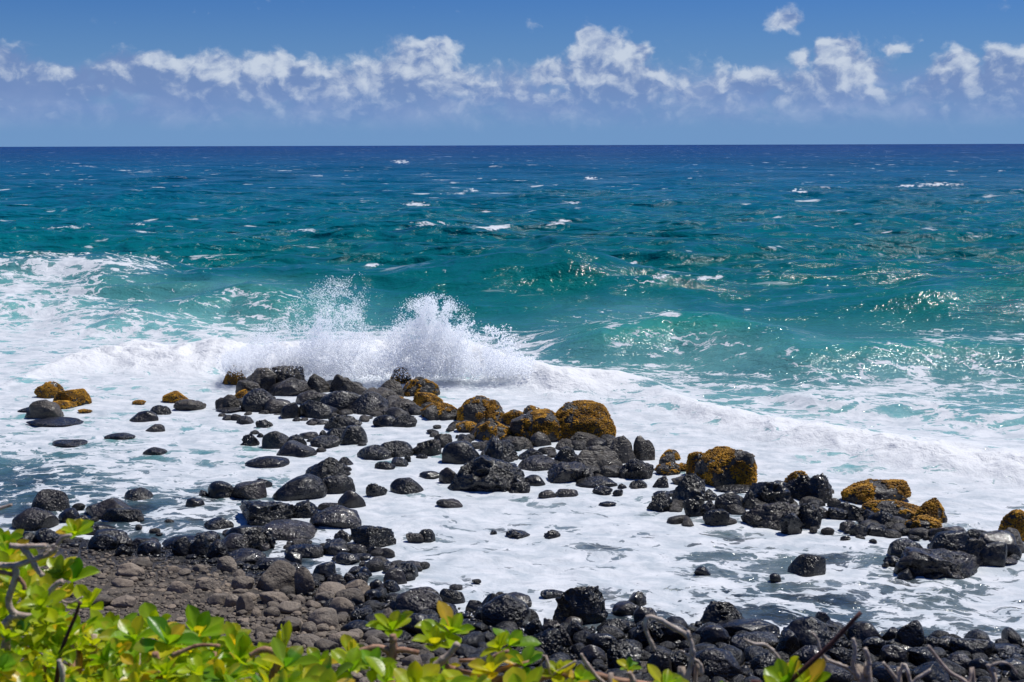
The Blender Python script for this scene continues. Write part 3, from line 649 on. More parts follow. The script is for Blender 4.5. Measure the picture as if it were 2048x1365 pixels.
# cx, top, base, width, kind, optional label | short landmark phrase
ROCKS = """
95 768 796 54 m;seaweed-covered golden brown boulder, higher of the close pair at the far left|the seaweed pair at far left
139 781 811 64 m;sloping seaweed-covered boulder in front right of its twin at the far left
117 803 817 52 m
81 803 837 72 g;round bare grey-brown boulder in foam below the far left seaweed boulders|the bare grey dome at far left
97 836 853 104 l
60 812 824 56 l
347 786 805 46 m;small rock capped in golden seaweed, standing alone in foam at left|the lone seaweed cap
374 800 821 56 g
318 812 828 42 b
282 824 844 58 b
307 850 863 38 b
235 867 879 56 b
305 896 911 44 b
167 820 825 26 m
275 802 809 24 m
130 880 893 66 b
92 985 1022 72 b
270 978 1001 52 b
212 998 1036 104 b;broad smooth black boulder lying low in dark water at left|the broad low boulder at left
236 1015 1042 80 b
62 1021 1057 84 b;plump black boulder beside the leafy sprig at the left edge|the boulder by the leafy sprig
135 1019 1044 42 b
162 1033 1062 46 b
190 1048 1066 70 b
441 965 996 56 b;left one of two black domes touching each other in foam|the touching black domes
495 967 999 64 b
405 982 994 20 b
386 997 1014 36 b
432 1038 1059 54 b
524 959 975 34 b
466 734 769 44 m;spray-speckled golden seaweed boulder left of the reef, against whitewash|the spray-speckled reef end
515 738 782 66 g;tall wrinkled brown boulder at the left end of the reef|the wrinkled reef boulder
566 736 778 92 g
494 765 797 50 g
574 757 791 88 b
482 782 800 36 m
452 792 820 47 g;pointed grey boulder alone left of the reef|the pointed grey boulder
455 814 825 52 b
511 782 823 64 b
553 800 827 54 b
636 751 787 47 g;egg-shaped brown boulder standing upright in the reef row before the splash|the egg-shaped reef boulder
682 752 786 48 g
708 762 790 62 g
625 784 809 74 b
578 808 837 38 b
631 803 837 78 b;large shiny black boulder at the foot of the reef's left part|the shiny reef-foot boulder
680 784 823 94 b
725 786 829 96 b
752 778 806 76 g
777 763 796 56 g
800 737 768 40 n;dark green-brown boulder poking from the tall splash|the boulder in the splash
839 757 793 74 n;brown block with water trickling off it at the splash's foot|the trickling block
796 795 804 28 m
803 801 825 68 g
852 788 813 60 m
880 808 839 78 n
766 816 830 58 l
683 830 859 72 k;angular black boulder in foam just below the reef, centre left|the angular black boulder
770 832 853 50 b
806 830 853 50 b
634 838 848 44 b
487 833 847 35 b
527 841 854 33 k
551 865 896 58 b;round black boulder in foam with smaller ones crowding its right|the round crowded boulder
590 872 896 42 k
588 885 913 78 b
498 870 891 36 k
508 861 869 18 b
520 867 875 14 b
616 865 876 40 b
646 862 874 18 b
648 874 893 58 b
704 854 887 54 b
672 858 874 44 b
788 883 914 70 b;wide black boulder with a split look, alone in white foam|the wide split boulder
748 892 919 70 b
853 880 909 56 k;blocky black boulder next to a small brown one in foam|the blocky boulder
885 869 896 36 g
843 909 917 22 b
528 914 935 84 b;flat black rock tapering at both ends in foam|the flat tapering rock
690 916 932 34 b
815 912 923 13 k
797 917 932 35 b
769 925 940 40 b
650 917 957 90 k;big knobbly black boulder in foam, centre left|the big knobbly boulder
859 943 955 40 b
673 952 986 66 b
593 955 1001 104 b;biggest dark boulder of the left group, humped and wet|the biggest left boulder
812 958 985 64 b;black boulder with flat sloping top in foam near picture centre|the sloping-top boulder
752 969 990 40 k
702 984 1016 52 b
522 1003 1049 112 k;large rusty brown-black boulder with cracked face at left|the rusty cracked boulder
600 1005 1034 64 k
655 1007 1022 40 b
667 1015 1054 100 b;large black boulder at the edge of the foam, left of centre|the foam-edge boulder
560 1045 1081 120 b
490 1053 1086 88 b
962 797 847 94 n;boulder half draped with golden seaweed, top left of the mossy reef|the half-draped boulder
1066 812 828 38 n
1030 823 861 60 m
1163 810 880 128 m;largest domed boulder, thickly coated in golden seaweed, by the whitewash|the great seaweed dome
1080 827 884 114 n;broad grey boulder topped with golden seaweed, left of the great dome|the broad seaweed-topped boulder
985 846 882 76 n
911 843 855 28 g
935 845 863 42 n
918 870 875 14 g
1040 875 898 56 g
1082 866 892 40 g
1137 880 900 52 g
1170 866 892 70 g
1222 880 910 44 g
1244 876 926 58 g
1288 876 920 44 g;smooth grey-green rounded boulder at the right end of the central reef|the grey end boulder
1198 893 936 102 g;large bluish grey boulder in front of the great seaweed dome|the bluish grey boulder
1092 894 907 38 g
1063 899 921 50 b
1133 897 931 46 b
1080 913 941 84 b
1140 928 966 82 k
1277 921 956 64 k;dark faceted boulder in foam just below the reef's grey end|the dark faceted boulder
1213 933 953 52 g
1070 952 971 42 b
1195 955 974 78 b;long low black rock lying crosswise in foam|the long low rock
1175 945 958 26 k
1245 968 977 18 k
1278 962 977 34 b
1320 954 976 34 k;small pyramid-shaped dark rock in foam|the pyramid rock
1206 973 988 38 b
1236 980 990 20 b
1134 979 994 44 b
1095 982 996 34 b
922 886 927 74 b
1000 878 926 70 k
975 918 984 162 k;massive jagged black lava outcrop in foam at picture centre|the central lava outcrop
898 938 965 40 k
1035 964 985 48 k
987 970 981 28 k
977 884 901 34 g
931 883 894 22 b
1342 902 919 42 m;golden seaweed clump topping a little rock between the reef and mossy boulder|the little seaweed clump
1336 911 930 32 g
1338 929 947 48 n
1371 928 939 28 m
898 997 1013 50 l
1036 1060 1076 46 k
1105 1062 1075 32 k
1216 1003 1011 34 l
988 1062 1069 14 k
1458 902 971 120 n;big square grey boulder with seaweed down its right side|the big square boulder
1446 895 916 40 m
1401 909 949 46 m
1368 953 969 44 g
1378 958 1012 70 k;peaked black boulder like a shark fin, left of the right lava group|the shark-fin boulder
1410 980 1001 56 k
1322 989 1022 50 k
1330 982 993 42 l
1388 1000 1033 40 k
1417 1003 1033 34 k
1460 988 1025 54 b
1434 1021 1051 48 k
1497 984 1016 34 k
1547 965 1014 86 k;tall black lava block leaning over the right-hand rock group|the tall leaning block
1622 949 1006 94 k;grey-black wedge-shaped boulder with a sunlit face and seaweed behind|the sunlit wedge
1596 945 972 44 m
1655 975 986 28 g
1560 1008 1058 120 k
1585 1030 1067 46 k
1620 1012 1057 54 k
1514 1024 1051 52 k
1640 1001 1012 24 b
1670 998 1013 26 g
1490 970 986 104 l
1621 1112 1150 72 b;smooth glossy black dome alone in thin foam at right|the lone glossy dome
1407 1135 1151 34 b
1552 1148 1161 22 b
1647 1016 1033 26 k
1692 1072 1081 20 k
1697 1044 1061 28 b
1765 964 1010 130 n;wide layered grey boulder with seaweed patches, upper of two at right|the layered grey boulder
1810 1000 1036 134 n;long low grey slab under the layered boulder at right
1868 1004 1048 60 m
1692 1005 1023 30 b
1680 1017 1035 40 k
1714 1012 1037 32 b
1768 1023 1053 54 b
1742 1022 1039 30 k
1722 1051 1073 36 k
1758 1049 1069 42 b
1792 1050 1059 26 b
1815 1057 1069 30 k
1850 1036 1063 66 n
1903 1050 1080 78 b
1908 1067 1113 74 b;rounded grey-black wet boulder at the top of the far right lava group|the far right wet boulder
1820 1082 1113 70 b
1890 1095 1157 165 k;jagged black lava ledge low in foam at the far right|the far right lava ledge
1790 1114 1131 36 k
1840 1114 1139 62 k
1773 1124 1133 14 k
1819 1140 1158 36 b
1876 1145 1158 42 k
1958 1059 1083 56 b
2005 1067 1114 80 b
1960 1080 1131 70 k
1990 1090 1132 62 b
2042 1028 1079 64 m;seaweed-covered boulder cut off by the right picture edge|the seaweed boulder at right edge
2028 1063 1102 60 g
2012 1114 1129 60 l
44 1069 1089 44 b
88 1065 1091 47 b;small black boulder in foam under the leafy sprig|the boulder under the sprig
214 1060 1080 64 b
200 1076 1101 56 b
240 1076 1096 36 b
285 1078 1099 58 b
365 1074 1100 104 b
405 1066 1091 54 b
293 1090 1111 42 b
360 1085 1113 36 b
393 1074 1114 46 k;upright angular dark brown stone at the left waterline|the upright angular stone
432 1090 1121 38 b;egg-shaped matte black stone at the left waterline|the egg-shaped beach stone
466 1072 1103 66 b
508 1064 1101 56 k
485 1053 1076 64 b
245 1094 1113 32 b
452 1122 1147 38 d;round tan-brown stone on the border of wet and dry pebbles|the round tan stone
482 1100 1129 82 b
550 1138 1184 82 d;largest dry charcoal boulder on the upper beach|the largest dry boulder
608 1150 1189 38 d;upright dry dark stone right of the largest dry boulder
647 1128 1160 48 b
540 1116 1141 72 b
585 1127 1144 46 b
584 1107 1129 34 b
670 1083 1107 62 b
605 1090 1111 74 b
743 1056 1096 86 k;big angular black block with stepped face at the foam's left edge|the stepped black block
686 1062 1085 36 k
716 1091 1103 28 b
747 1094 1107 26 k
590 1050 1071 72 b
515 1062 1099 62 k
853 1061 1081 32 b
830 1068 1083 36 b
693 1108 1127 46 b
722 1108 1118 36 b
758 1123 1136 60 b
828 1125 1136 32 b
811 1129 1155 46 b;black oval stone leaning on its neighbour in shallow foam|the leaning oval stone
790 1140 1168 44 b
727 1136 1151 30 b
722 1147 1164 28 b
698 1148 1165 28 b
672 1151 1169 36 b
751 1163 1189 32 b
780 1163 1184 36 b
712 1167 1193 52 d
660 1170 1197 68 d
697 1185 1211 56 d
650 1188 1206 42 d
742 1185 1208 38 b
904 1179 1208 48 b;black dome-shaped stone where foam meets the pebbles, centre|the foam-line dome
845 1177 1198 60 b
835 1193 1231 92 b;wide speckled blue-black boulder in the centre of the pebble beach|the wide speckled boulder
802 1203 1223 46 b
681 1203 1231 46 d;oval dark brown stone standing out on the pebble beach|the oval brown stone
722 1225 1246 42 b
643 1225 1259 58 d;angular grey-blue stone among round pebbles|the angular grey-blue stone
575 1208 1227 46 d
545 1190 1211 56 d
838 1235 1274 70 b;glossy black egg-shaped boulder low in the pebble beach, centre|the glossy egg boulder
713 1248 1273 62 b
775 1225 1247 28 d
990 1190 1227 62 b
890 1210 1229 46 b
970 1215 1239 44 b
950 1203 1223 36 b
605 1272 1296 62 d
650 1285 1306 46 d
683 1270 1296 66 d
617 1250 1271 30 d
575 1243 1266 44 d
1162 1175 1248 102 k;biggest upright black boulder with rusty face on the shore, right of centre|the biggest shore boulder
1106 1181 1196 46 b
1276 1185 1210 44 k;small triangular black stone in foam, right of the biggest shore boulder|the triangular stone
1254 1206 1230 52 b
1295 1216 1248 50 b
1059 1221 1242 36 b
1030 1190 1215 62 b
1012 1198 1257 92 b
1127 1227 1247 40 b
1148 1237 1256 34 b
1068 1247 1276 38 b
1115 1254 1296 62 k
1092 1270 1313 66 k
1150 1250 1281 36 b
1235 1240 1269 72 b
1295 1250 1298 62 k
1345 1252 1287 68 b
1205 1276 1307 62 b
1250 1300 1342 64 k
1322 1316 1354 48 b
1362 1315 1347 34 b
1185 1300 1327 52 b
1450 1208 1252 86 k;sharp angular black boulder at the waterline, right of centre|the sharp waterline boulder
1505 1240 1277 114 b;broad matte charcoal boulder at the waterline near the bare twigs|the broad matte boulder
1430 1262 1294 58 b
1515 1267 1302 92 b
1648 1226 1245 30 b;small black stone alone in foam beside the red-brown stick|the stone beside the stick
1640 1252 1312 126 b;largest low boulder behind the red-brown stick|the low boulder behind the stick
1735 1248 1289 62 b;very glossy black stone with white highlights, right of the stick|the very glossy stone
1785 1257 1285 44 b
1825 1257 1300 52 b
1805 1283 1302 62 b
1800 1298 1332 58 b
1852 1305 1334 62 b
1752 1285 1314 46 b
1873 1280 1302 36 b
1900 1280 1302 46 b
1955 1284 1317 82 b
2020 1290 1312 62 b
1578 1275 1315 42 b
1538 1317 1350 60 b
1435 1312 1362 102 b
1615 1283 1305 36 b
1625 1300 1334 72 b
1683 1304 1334 52 b
1670 1336 1372 82 b
1868 1336 1370 72 b
1795 1339 1372 82 b
1925 1313 1338 52 b
2035 1325 1347 52 b
1965 1325 1352 42 b
413 1163 1184 50 d
278 1120 1138 42 d
255 1132 1154 52 d
352 1168 1188 42 d
240 1160 1177 40 d
188 1195 1215 54 d
240 1197 1215 50 d
487 1198 1229 32 d
483 1158 1181 42 d
463 1195 1215 30 d
432 1193 1211 40 d
"""
rocks = []
for ln in ROCKS.strip().splitlines():
    a, _, b = ln.partition(';'); f = a.split()
    lab, _, ph = b.partition('|')
    rocks.append(dict(cx=float(f[0]), top=float(f[1]), base=float(f[2]), w=float(f[3]), k=f[4], label=lab.strip(), ph=ph.strip()))

# labels for the rest: look + relation to a named landmark, kept only where no other stone fits it
LM = [r for r in rocks if r['ph']]
COLW = {'b': 'wet black', 'k': 'rough black', 'g': 'grey-brown', 'm': 'seaweed-covered', 'n': 'seaweed-patched', 'd': 'dry grey', 'l': 'foam-washed'}
def desc(r, L):
    dx, dy = r['cx'] - L['cx'], (r['base'] - L['base']) * 1.6
    d = math.hypot(dx, dy)
    side = ('right of' if dx > 0 else 'left of') if abs(dx) > 1.3 * abs(dy) else ('below' if dy > 0 else 'above') if abs(dy) > 1.3 * abs(dx) else ('below right of' if dx > 0 and dy > 0 else 'below left of' if dy > 0 else 'above right of' if dx > 0 else 'above left of')
    near = 'just' if d < 75 else 'a little' if d < 150 else 'well'
    size = 'tiny' if r['w'] < 28 else 'small' if r['w'] < 44 else 'medium' if r['w'] < 64 else 'large'
    asp = (r['base'] - r['top']) / r['w']
    shp = 'flat' if asp < .36 else 'rounded' if asp < .58 else 'tall'
    return d, f"{size} {shp} {COLW[r['k']]} rock {near} {side} {L['ph']}"
alld = {}
for i, r in enumerate(rocks):
    r['ds'] = sorted((desc(r, L) for L in LM if L is not r), key=lambda t: t[0])
    for d, t in r['ds']:
        if d < 420: alld.setdefault(t, []).append(i)
for i, r in enumerate(rocks):
    if r['label']: continue
    for d, t in r['ds'][:12]:
        if alld.get(t) == [i]: r['label'] = t; break
    else:
        d, t = r['ds'][0]; s_ = sorted(alld[t], key=lambda j: rocks[j]['cx']); kx_ = s_.index(i)
        r['label'] = ('leftmost ' if kx_ == 0 else 'rightmost ' if kx_ == len(s_) - 1 else 'middle ') + t

MATK = {'b': MB, 'k': MK, 'g': MG, 'm': MG, 'n': MG, 'd': MD, 'l': MB}
def place(r, i):
    cx, w, base, top, k = r['cx'], r['w'], r['base'], r['top'], r['k']
    x0, y0, z0 = on_beach(cx, base)
    s = float(shore_s(np.array(x0), np.array(y0)))
    if s < 0.0: z0 = 0.0
    dist = math.hypot(y0, EYE - z0)
    mpp = dist / FPX
    thv = math.atan2(EYE - z0, y0); sn, cs = math.sin(thv), math.cos(thv)
    a = w * mpp / 2 * 1.08; Hm = (base - top) * mpp * 1.12
    b = a * (.62 + .3 * ((i * 37) % 10) / 10)
    if Hm < 2.5 * b * sn: b = Hm / (2.5 * sn)
    b = max(b, a * .35)
    c2 = (Hm - b * sn) ** 2 - (b * sn) ** 2
    c_ = math.sqrt(max(c2, (0.22 * Hm) ** 2)) / cs
    return x0, y0 + b * .95, z0, a, b, c_
def add_weed(parent, V, F, cover, seed, c_):
    """tufts of golden seaweed grown on the upper faces of a boulder"""
    rg_ = np.random.default_rng(seed + 900)
    T = V[F]; cen = T.mean(1); nr_ = np.cross(T[:, 1] - T[:, 0], T[:, 2] - T[:, 0]); ar = np.linalg.norm(nr_, axis=1) / 2; nr_ /= (2 * ar)[:, None] + 1e-9
    f_ = 2.4 / max(.3, float(np.abs(V[:, 0]).max()))
    nn = noise3(cen[:, 0] * f_ + seed, cen[:, 1] * f_, cen[:, 2] * f_, 5) + .5 * noise3(cen[:, 0] * f_ * 3, cen[:, 1] * f_ * 3 + seed, cen[:, 2] * f_ * 3, 6)
    wgt = ar * ((nn + cover * 2 - 1 + nr_[:, 2] * .25) > 0) * (cen[:, 2] > -0.05 * c_) * (nr_[:, 2] > -.5)
    if wgt.sum() <= 0: return
    area = wgt.sum(); tr = .017
    cnt = int(min(6000, max(60, area / (tr * tr * 2.0))))
    pick = rg_.choice(len(F), cnt, p=wgt / wgt.sum())
    bc = rg_.dirichlet((1, 1, 1), cnt)
    pos = (T[pick] * bc[:, :, None]).sum(1) + nr_[pick] * .008
    IV, IF = ICO[1]
    sz_ = tr * rg_.uniform(.55, 1.35, cnt)
    jt = rg_.uniform(.7, 1.3, (cnt, len(IV), 1))
    VV = pos[:, None, :] + IV[None] * sz_[:, None, None] * jt * np.array([1.25, 1.25, .8])
    FF = IF[None] + (np.arange(cnt) * len(IV))[:, None, None]
    tn_ = noise3(pos[:, 0] * 6 + seed, pos[:, 1] * 6, pos[:, 2] * 6, 9)
    tone = np.repeat(np.clip(rg_.beta(2, 2, cnt) * .5 + .34 + .6 * tn_, 0, 1), len(IV))
    me_ = mesh_np('seaweed', VV.reshape(-1, 3), FF.reshape(-1, 3), True, {'tone': tone})
    link('seaweed', me_, moss_m, parent)
occ = []
for i, r in enumerate(rocks):
    x, y, z, a, b, c_ = place(r, i)
    k = r['k']
    sub = 5 if (r['w'] > 85 or (k in 'kmn' and r['w'] > 60)) else 4 if r['w'] > 30 else 3
    V, F = rock_shape(100 + i, sub, k)
    lift = 0.0
    if k == 'l': c_ *= .8
    V = V * np.array([a, b, c_])
    if k == 'd' or float(shore_s(np.array(x), np.array(y))) > 0.15: lift = c_ * .22
    me_ = mesh_np('boulder', V, F)
    big_ = r['w'] > 60
    o = link('boulder' if r['w'] >= 44 else 'rock', me_, MATK[k], loc=(x, y, z + lift), label=r['label'], category='boulder' if r['w'] >= 44 else 'rock')
    o['group'] = {'m': 'seaweed boulders of the reef', 'n': 'seaweed boulders of the reef', 'd': 'dry stones on the beach'}.get(k, 'dark boulders along the shore')
    if k == 'd': o.color = (0.85, 1, 1, 1)
    if k == 'm': add_weed(o, V, F, .68, i, c_)
    if k == 'n': add_weed(o, V, F, .40 if i % 2 else .48, i, c_)
    occ.append((x, y, z, a, b, c_))
occA = np.array(occ)

# ------------------------------------------------------------------ cobbles: 260 as things, the small ones as one carpet
pr = np.random.default_rng(23)
SHAPES = []
for s_ in range(18):
    V, F = rock_shape(900 + s_, 3, 'd'); SHAPES.append((V, F))
def px_size(px, py):
    """typical stone width in photo pixels on that part of the beach"""
    big_ = np.interp(px, [0, 200, 500, 700, 1000, 2048], [13, 12, 20, 31, 36, 44])
    return float(big_)
cand = []
tries = 0
grid = {}
def ok_place(x, y, r_, sep):
    gx_, gy_ = int(x / .35), int(y / .35)
    for ix in range(gx_ - 2, gx_ + 3):
        for iy in range(gy_ - 2, gy_ + 3):
            for (qx, qy, qr) in grid.get((ix, iy), ()):
                if (qx - x) ** 2 + (qy - y) ** 2 < ((qr + r_) * sep) ** 2: return False
    return True
for (x, y, z, a, b, c_) in occ:
    if y < 34: 
        rr = (a + b) / 2
        for t in np.linspace(-a * .6, a * .6, 3): grid.setdefault((int((x + t) / .35), int(y / .35)), []).append((x + t, y, min(rr * .7, .33)))
def scatter(n_try, lo, hi, sep, box):
    res = []
    for _ in range(n_try):
        px, py = pr.uniform(box[0], box[1]), pr.uniform(box[2], box[3])
        x, y, z = on_beach(px, py)
        s = float(shore_s(np.array(x), np.array(y)))
        if s < -0.35 or y < 15: continue
        wpx = px_size(px, py) * pr.uniform(lo, hi)
        rad = wpx * math.hypot(y, EYE) / FPX / 2
        if s < 0 and pr.random() > .6: continue
        if not ok_place(x, y, rad, sep): continue
        grid.setdefault((int(x / .35), int(y / .35)), []).append((x, y, rad))
        res.append((wpx, x, y, z, rad, px, py, s))
    return res
big_ones = scatter(2600, .9, 1.7, .80, (60, 2100, 1085, 1372))
mid_ones = scatter(9000, .45, .9, .74, (-60, 2130, 1080, 1385))
sml_ones = scatter(17000, .16, .45, .70, (-60, 2130, 1080, 1385))
allc = sorted(big_ones + mid_ones + sml_ones, key=lambda t: -t[0])
print('cobbles', len(big_ones), len(mid_ones), len(sml_ones))
def wetness(px, s, pr_):
    # stones dry out with distance from the wash and towards the left of the beach
    lim = np.interp(px, [0, 200, 450, 650, 800, 2048], [.7, .9, 1.0, 1.5, 3.0, 9.0])
    return float(np.clip(1.15 - (s - lim * .6) / (lim * .7 + .01) + pr_.uniform(-.15, .15), 0.0, 1.0))
proto = [mesh_np('cobble', V, F, True, {'wet': np.zeros(len(V)), 'tone': np.zeros(len(V))}) for V, F in SHAPES]
for m_ in proto: m_.materials.append(MD)
NTH = 290
for j, (wpx, x, y, z, rad, px, py, s) in enumerate(allc[:NTH]):
    o = bpy.data.objects.new('cobble', proto[j % len(proto)]); COL.objects.link(o)
    o.location = (x, y, z + rad * .18)
    o.rotation_euler = (pr.uniform(-.3, .3), pr.uniform(-.3, .3), pr.uniform(0, 6.28))
    fl = pr.uniform(.45, .8)
    o.scale = (rad, rad * pr.uniform(.65, .95), rad * fl)
    wt = wetness(px, s, pr); o.color = (1 - wt, 1, 1, 1)
    if wt > .6:
        o['label'] = ('wet black cobble packed among others on the pebble beach below the breaking foam' if px < 1100 else 'shiny wet black cobble packed among others under the bare twigs at right')
        o['group'] = 'wet cobbles at centre' if px < 1100 else 'wet cobbles at right'
    elif wt > .2:
        o['label'] = 'damp dark grey cobble between the dry gravel and the wet stones'; o['group'] = 'damp cobbles'
    else:
        o['label'] = 'dry grey-brown cobble among gravel above the green shrub' if px < 480 else 'dry charcoal cobble on the upper beach behind the shrub branches'
        o['group'] = 'dry cobbles in gravel' if px < 480 else 'dry charcoal cobbles'
    o['category'] = 'cobble'
VV, FF, WW, TT, off = [], [], [], [], 0
lo = [rock_shape(700 + q, 2, 'd') for q in range(10)]
mid_ = [rock_shape(740 + q, 3, 'd') for q in range(10)]
for j, (wpx, x, y, z, rad, px, py, s) in enumerate(allc[NTH:]):
    V, F = (mid_ if wpx > 14 else lo)[j % 10]
    c, s2 = math.cos(j * 1.7), math.sin(j * 1.7)
    V = (V * np.array([rad, rad * pr.uniform(.65, 1), rad * pr.uniform(.45, .8)])) @ np.array([[c, s2, 0], [-s2, c, 0], [0, 0, 1]])
    VV.append(V + np.array([x, y, z + rad * .1])); FF.append(F + off); off += len(V)
    WW.append(np.full(len(V), wetness(px, s, pr))); TT.append(np.full(len(V), pr.random()))
pb = mesh_np('pebbles', np.concatenate(VV), np.concatenate(FF), True, {'wet': np.concatenate(WW), 'tone': np.concatenate(TT)})
link('pebbles', pb, MD, kind='stuff', label='small pebbles and gravel filling the beach between the cobbles', category='pebbles')

# small stones scattered through the reef and shallows
rr_ = np.random.default_rng(77)
REEF = [(470, 795, 800, 815, 16, 12, 24), (780, 815, 1260, 900, 34, 14, 30), (900, 870, 1260, 955, 20, 14, 26), (470, 775, 860, 805, 18, 14, 28), (1330, 985, 1640, 1045, 26, 14, 28), (1700, 1035, 2040, 1110, 26, 14, 28), (420, 1050, 800, 1140, 20, 12, 22), (0, 1060, 420, 1100, 14, 10, 20), (440, 830, 760, 830, 26), (620, 860, 980, 900, 10), (860, 850, 1290, 960, 30), (1310, 980, 1700, 1050, 24), (1680, 1010, 1900, 1090, 20), (480, 1060, 760, 1130, 22), (760, 1130, 1060, 1200, 14), (80, 1000, 480, 1080, 10), (1780, 1060, 2040, 1130, 10)]
for (x0, y0, x1, y1, cnt, *sz_) in REEF:
    for _ in range(cnt):
        t = rr_.random(); px = x0 + (x1 - x0) * t; py = y0 + (y1 - y0) * (t if y1 - y0 > 60 and x1 - x0 > 250 else rr_.random()) + rr_.normal(0, 12)
        x, y = at(px, py, 0); rad = rr_.uniform(*(sz_ or (7, 15))) * y / FPX
        o = bpy.data.objects.new('small_rock', proto[int(rr_.integers(0, 18))]); COL.objects.link(o)
        o.location = (x, y, rad * rr_.uniform(-.15, .1)); o.rotation_euler = (0, 0, rr_.uniform(0, 6.28))
        o.scale = (rad, rad * rr_.uniform(.6, .9), rad * rr_.uniform(.4, .75)); o.color = (rr_.uniform(0, .2), 1, 1, 1)
        o['label'] = 'little wet dark stone wedged among larger rocks in the foam'; o['category'] = 'rock'; o['group'] = 'little stones in the foam'

# ------------------------------------------------------------------ the splash
spray_m, n, out = material('sea_spray')
d1 = n.new('ShaderNodeBsdfDiffuse'); d1.inputs[0].default_value = (.515, .52, .525, 1)
t1 = n.new('ShaderNodeBsdfTranslucent'); t1.inputs[0].default_value = (.555, .56, .565, 1)
ms = n.new('ShaderNodeAddShader')
n.l.new(d1.outputs[0], ms.inputs[0]); n.l.new(t1.outputs[0], ms.inputs[1]); n.l.new(ms.outputs[0], out.inputs[0])
OV = np.array([(1, 0, 0), (-1, 0, 0), (0, 1, 0), (0, -1, 0), (0, 0, 1), (0, 0, -1)], float)
OF = np.array([(0, 2, 4), (2, 1, 4), (1, 3, 4), (3, 0, 4), (2, 0, 5), (1, 2, 5), (3, 1, 5), (0, 3, 5)])
def droplets(name, pos, size, label):
    nV = len(OV); k = len(pos); g_ = np.random.default_rng(3)
    st = g_.uniform(.7, 1.5, (k, 1, 3))
    V = pos[:, None, :] + OV[None] * size[:, None, None] * st
    F = OF[None] + (np.arange(k) * nV)[:, None, None]
    c0 = np.array([pos[:, 0].mean(), pos[:, 1].mean(), 0])
    me_ = mesh_np(name, (V - c0).reshape(-1, 3), F.reshape(-1, 3), False)
    return link(name, me_, spray_m, loc=tuple(c0), label=label, category='splash', group='splashes thrown up by the breaking wave')
def plume(px0, px1, tops, ndrop, ydist, yspread, pw, seed, lean=0.0, size=(.008, .03), clump=1.0, fall=.45):
    g_ = np.random.default_rng(seed)
    res = []
    tx = np.array([t[0] for t in tops], float); ty = np.array([t[1] for t in tops], float)
    N = ndrop * 4
    u = g_.uniform(px0, px1, N); h = g_.random(N) ** pw
    basey = np.interp(u, [440, 700, 1000, 1100], [742, 752, 752, 760])
    topy = np.interp(u, tx, ty)
    v = basey + (topy - basey) * h
    u2 = u + lean * h * 60 + g_.normal(0, 3 + 10 * h, N); v = v + g_.normal(0, 5, N)
    c1 = fbm2(u2 / 34.0 + seed, v / 30.0, 4, seed); c2 = fbm2(u2 / 9.0, v / 14.0 + seed, 3, seed + 4)
    keep = g_.random(N) < np.clip(.62 + clump * (c1 * 1.1 + c2 * .7) - fall * h, 0.02, 1)
    u2, v, h = u2[keep][:ndrop], v[keep][:ndrop], h[keep][:ndrop]
    yy = ydist + g_.normal(0, yspread, len(u2))
    pts = np.array([at_dist(a_, b_, c_) for a_, b_, c_ in zip(u2, v, yy)])
    sz = g_.uniform(0, 1, len(u2)) ** 2.5 * (size[1] - size[0]) + size[0]
    return pts, sz
LT = [(440, 705), (470, 680), (520, 640), (560, 615), (600, 585), (640, 553), (680, 548), (700, 565), (712, 620), (730, 668)]
a1, s1 = plume(445, 728, LT, 32000, 48.0, .6, 1.2, 5, 0.4, (.004, .016), .8, .2)
a2, s2 = plume(600, 712, [(600, 640), (640, 600), (670, 575), (690, 590), (712, 650)], 12000, 48.0, .5, 1.0, 8, .3, (.005, .018), 1.0)
droplets('spray_plume', np.concatenate([a1, a2]), np.concatenate([s1, s2]), 'wide thin fan of white spray, left of two splashes over the reef')
RT = [(790, 668), (800, 640), (815, 615), (835, 600), (855, 592), (880, 598), (905, 615), (918, 650), (935, 668), (960, 680), (1000, 700)]
b1, t1_ = plume(795, 925, RT, 46000, 47.6, .4, .80, 33, 0.15, (.005, .019), .5, .3)
b2_, t2_ = plume(880, 985, [(880, 640), (930, 650), (960, 660), (985, 690)], 2600, 47.6, .6, 1.2, 19, .8, (.010, .036), 1.6)
droplets('spray_plume', np.concatenate([b1, b2_]), np.concatenate([t1_, t2_]), 'tall dense dome of white spray, right of two splashes over the reef')
c1_, u1_ = plume(450, 1060, [(450, 712), (520, 700), (620, 680), (720, 668), (760, 668), (800, 655), (870, 640), (940, 668), (1060, 722)], 60000, 47.2, .5, 1.0, 27, 0, (.006, .026), .5)
droplets('spray_curtain', c1_, u1_, 'low white curtain of spray along the wave breaking behind the reef rocks')

# ------------------------------------------------------------------ foreground plants
leaf_m, n, out = material('shrub_leaf')
lc = n.new('ShaderNodeAttribute'); lc.attribute_name = 'leafcol'
geo = n.new('ShaderNodeNewGeometry')
nzv = n.noise(geo.outputs['Position'], 60, 3, .6)
col = n.mix(n.rng(nzv, .45, .8, 0, .35), lc.outputs['Color'], n.vmath('MULTIPLY', lc.outputs['Color'], (.7, .6, .6)))
pp = n.new('ShaderNodeBsdfPrincipled'); n.put(pp.inputs['Base Color'], col); pp.inputs['Roughness'].default_value = .33
n.l.new(n.bump(nzv, .25, .004), pp.inputs['Normal'])
tr_ = n.new('ShaderNodeBsdfTranslucent'); n.put(tr_.inputs[0], n.vmath('MULTIPLY', col, (1.35, 1.25, .6)))
mxs = n.new('ShaderNodeMixShader'); mxs.inputs[0].default_value = .55
n.l.new(pp.outputs[0], mxs.inputs[1]); n.l.new(tr_.outputs[0], mxs.inputs[2]); n.l.new(mxs.outputs[0], out.inputs[0])
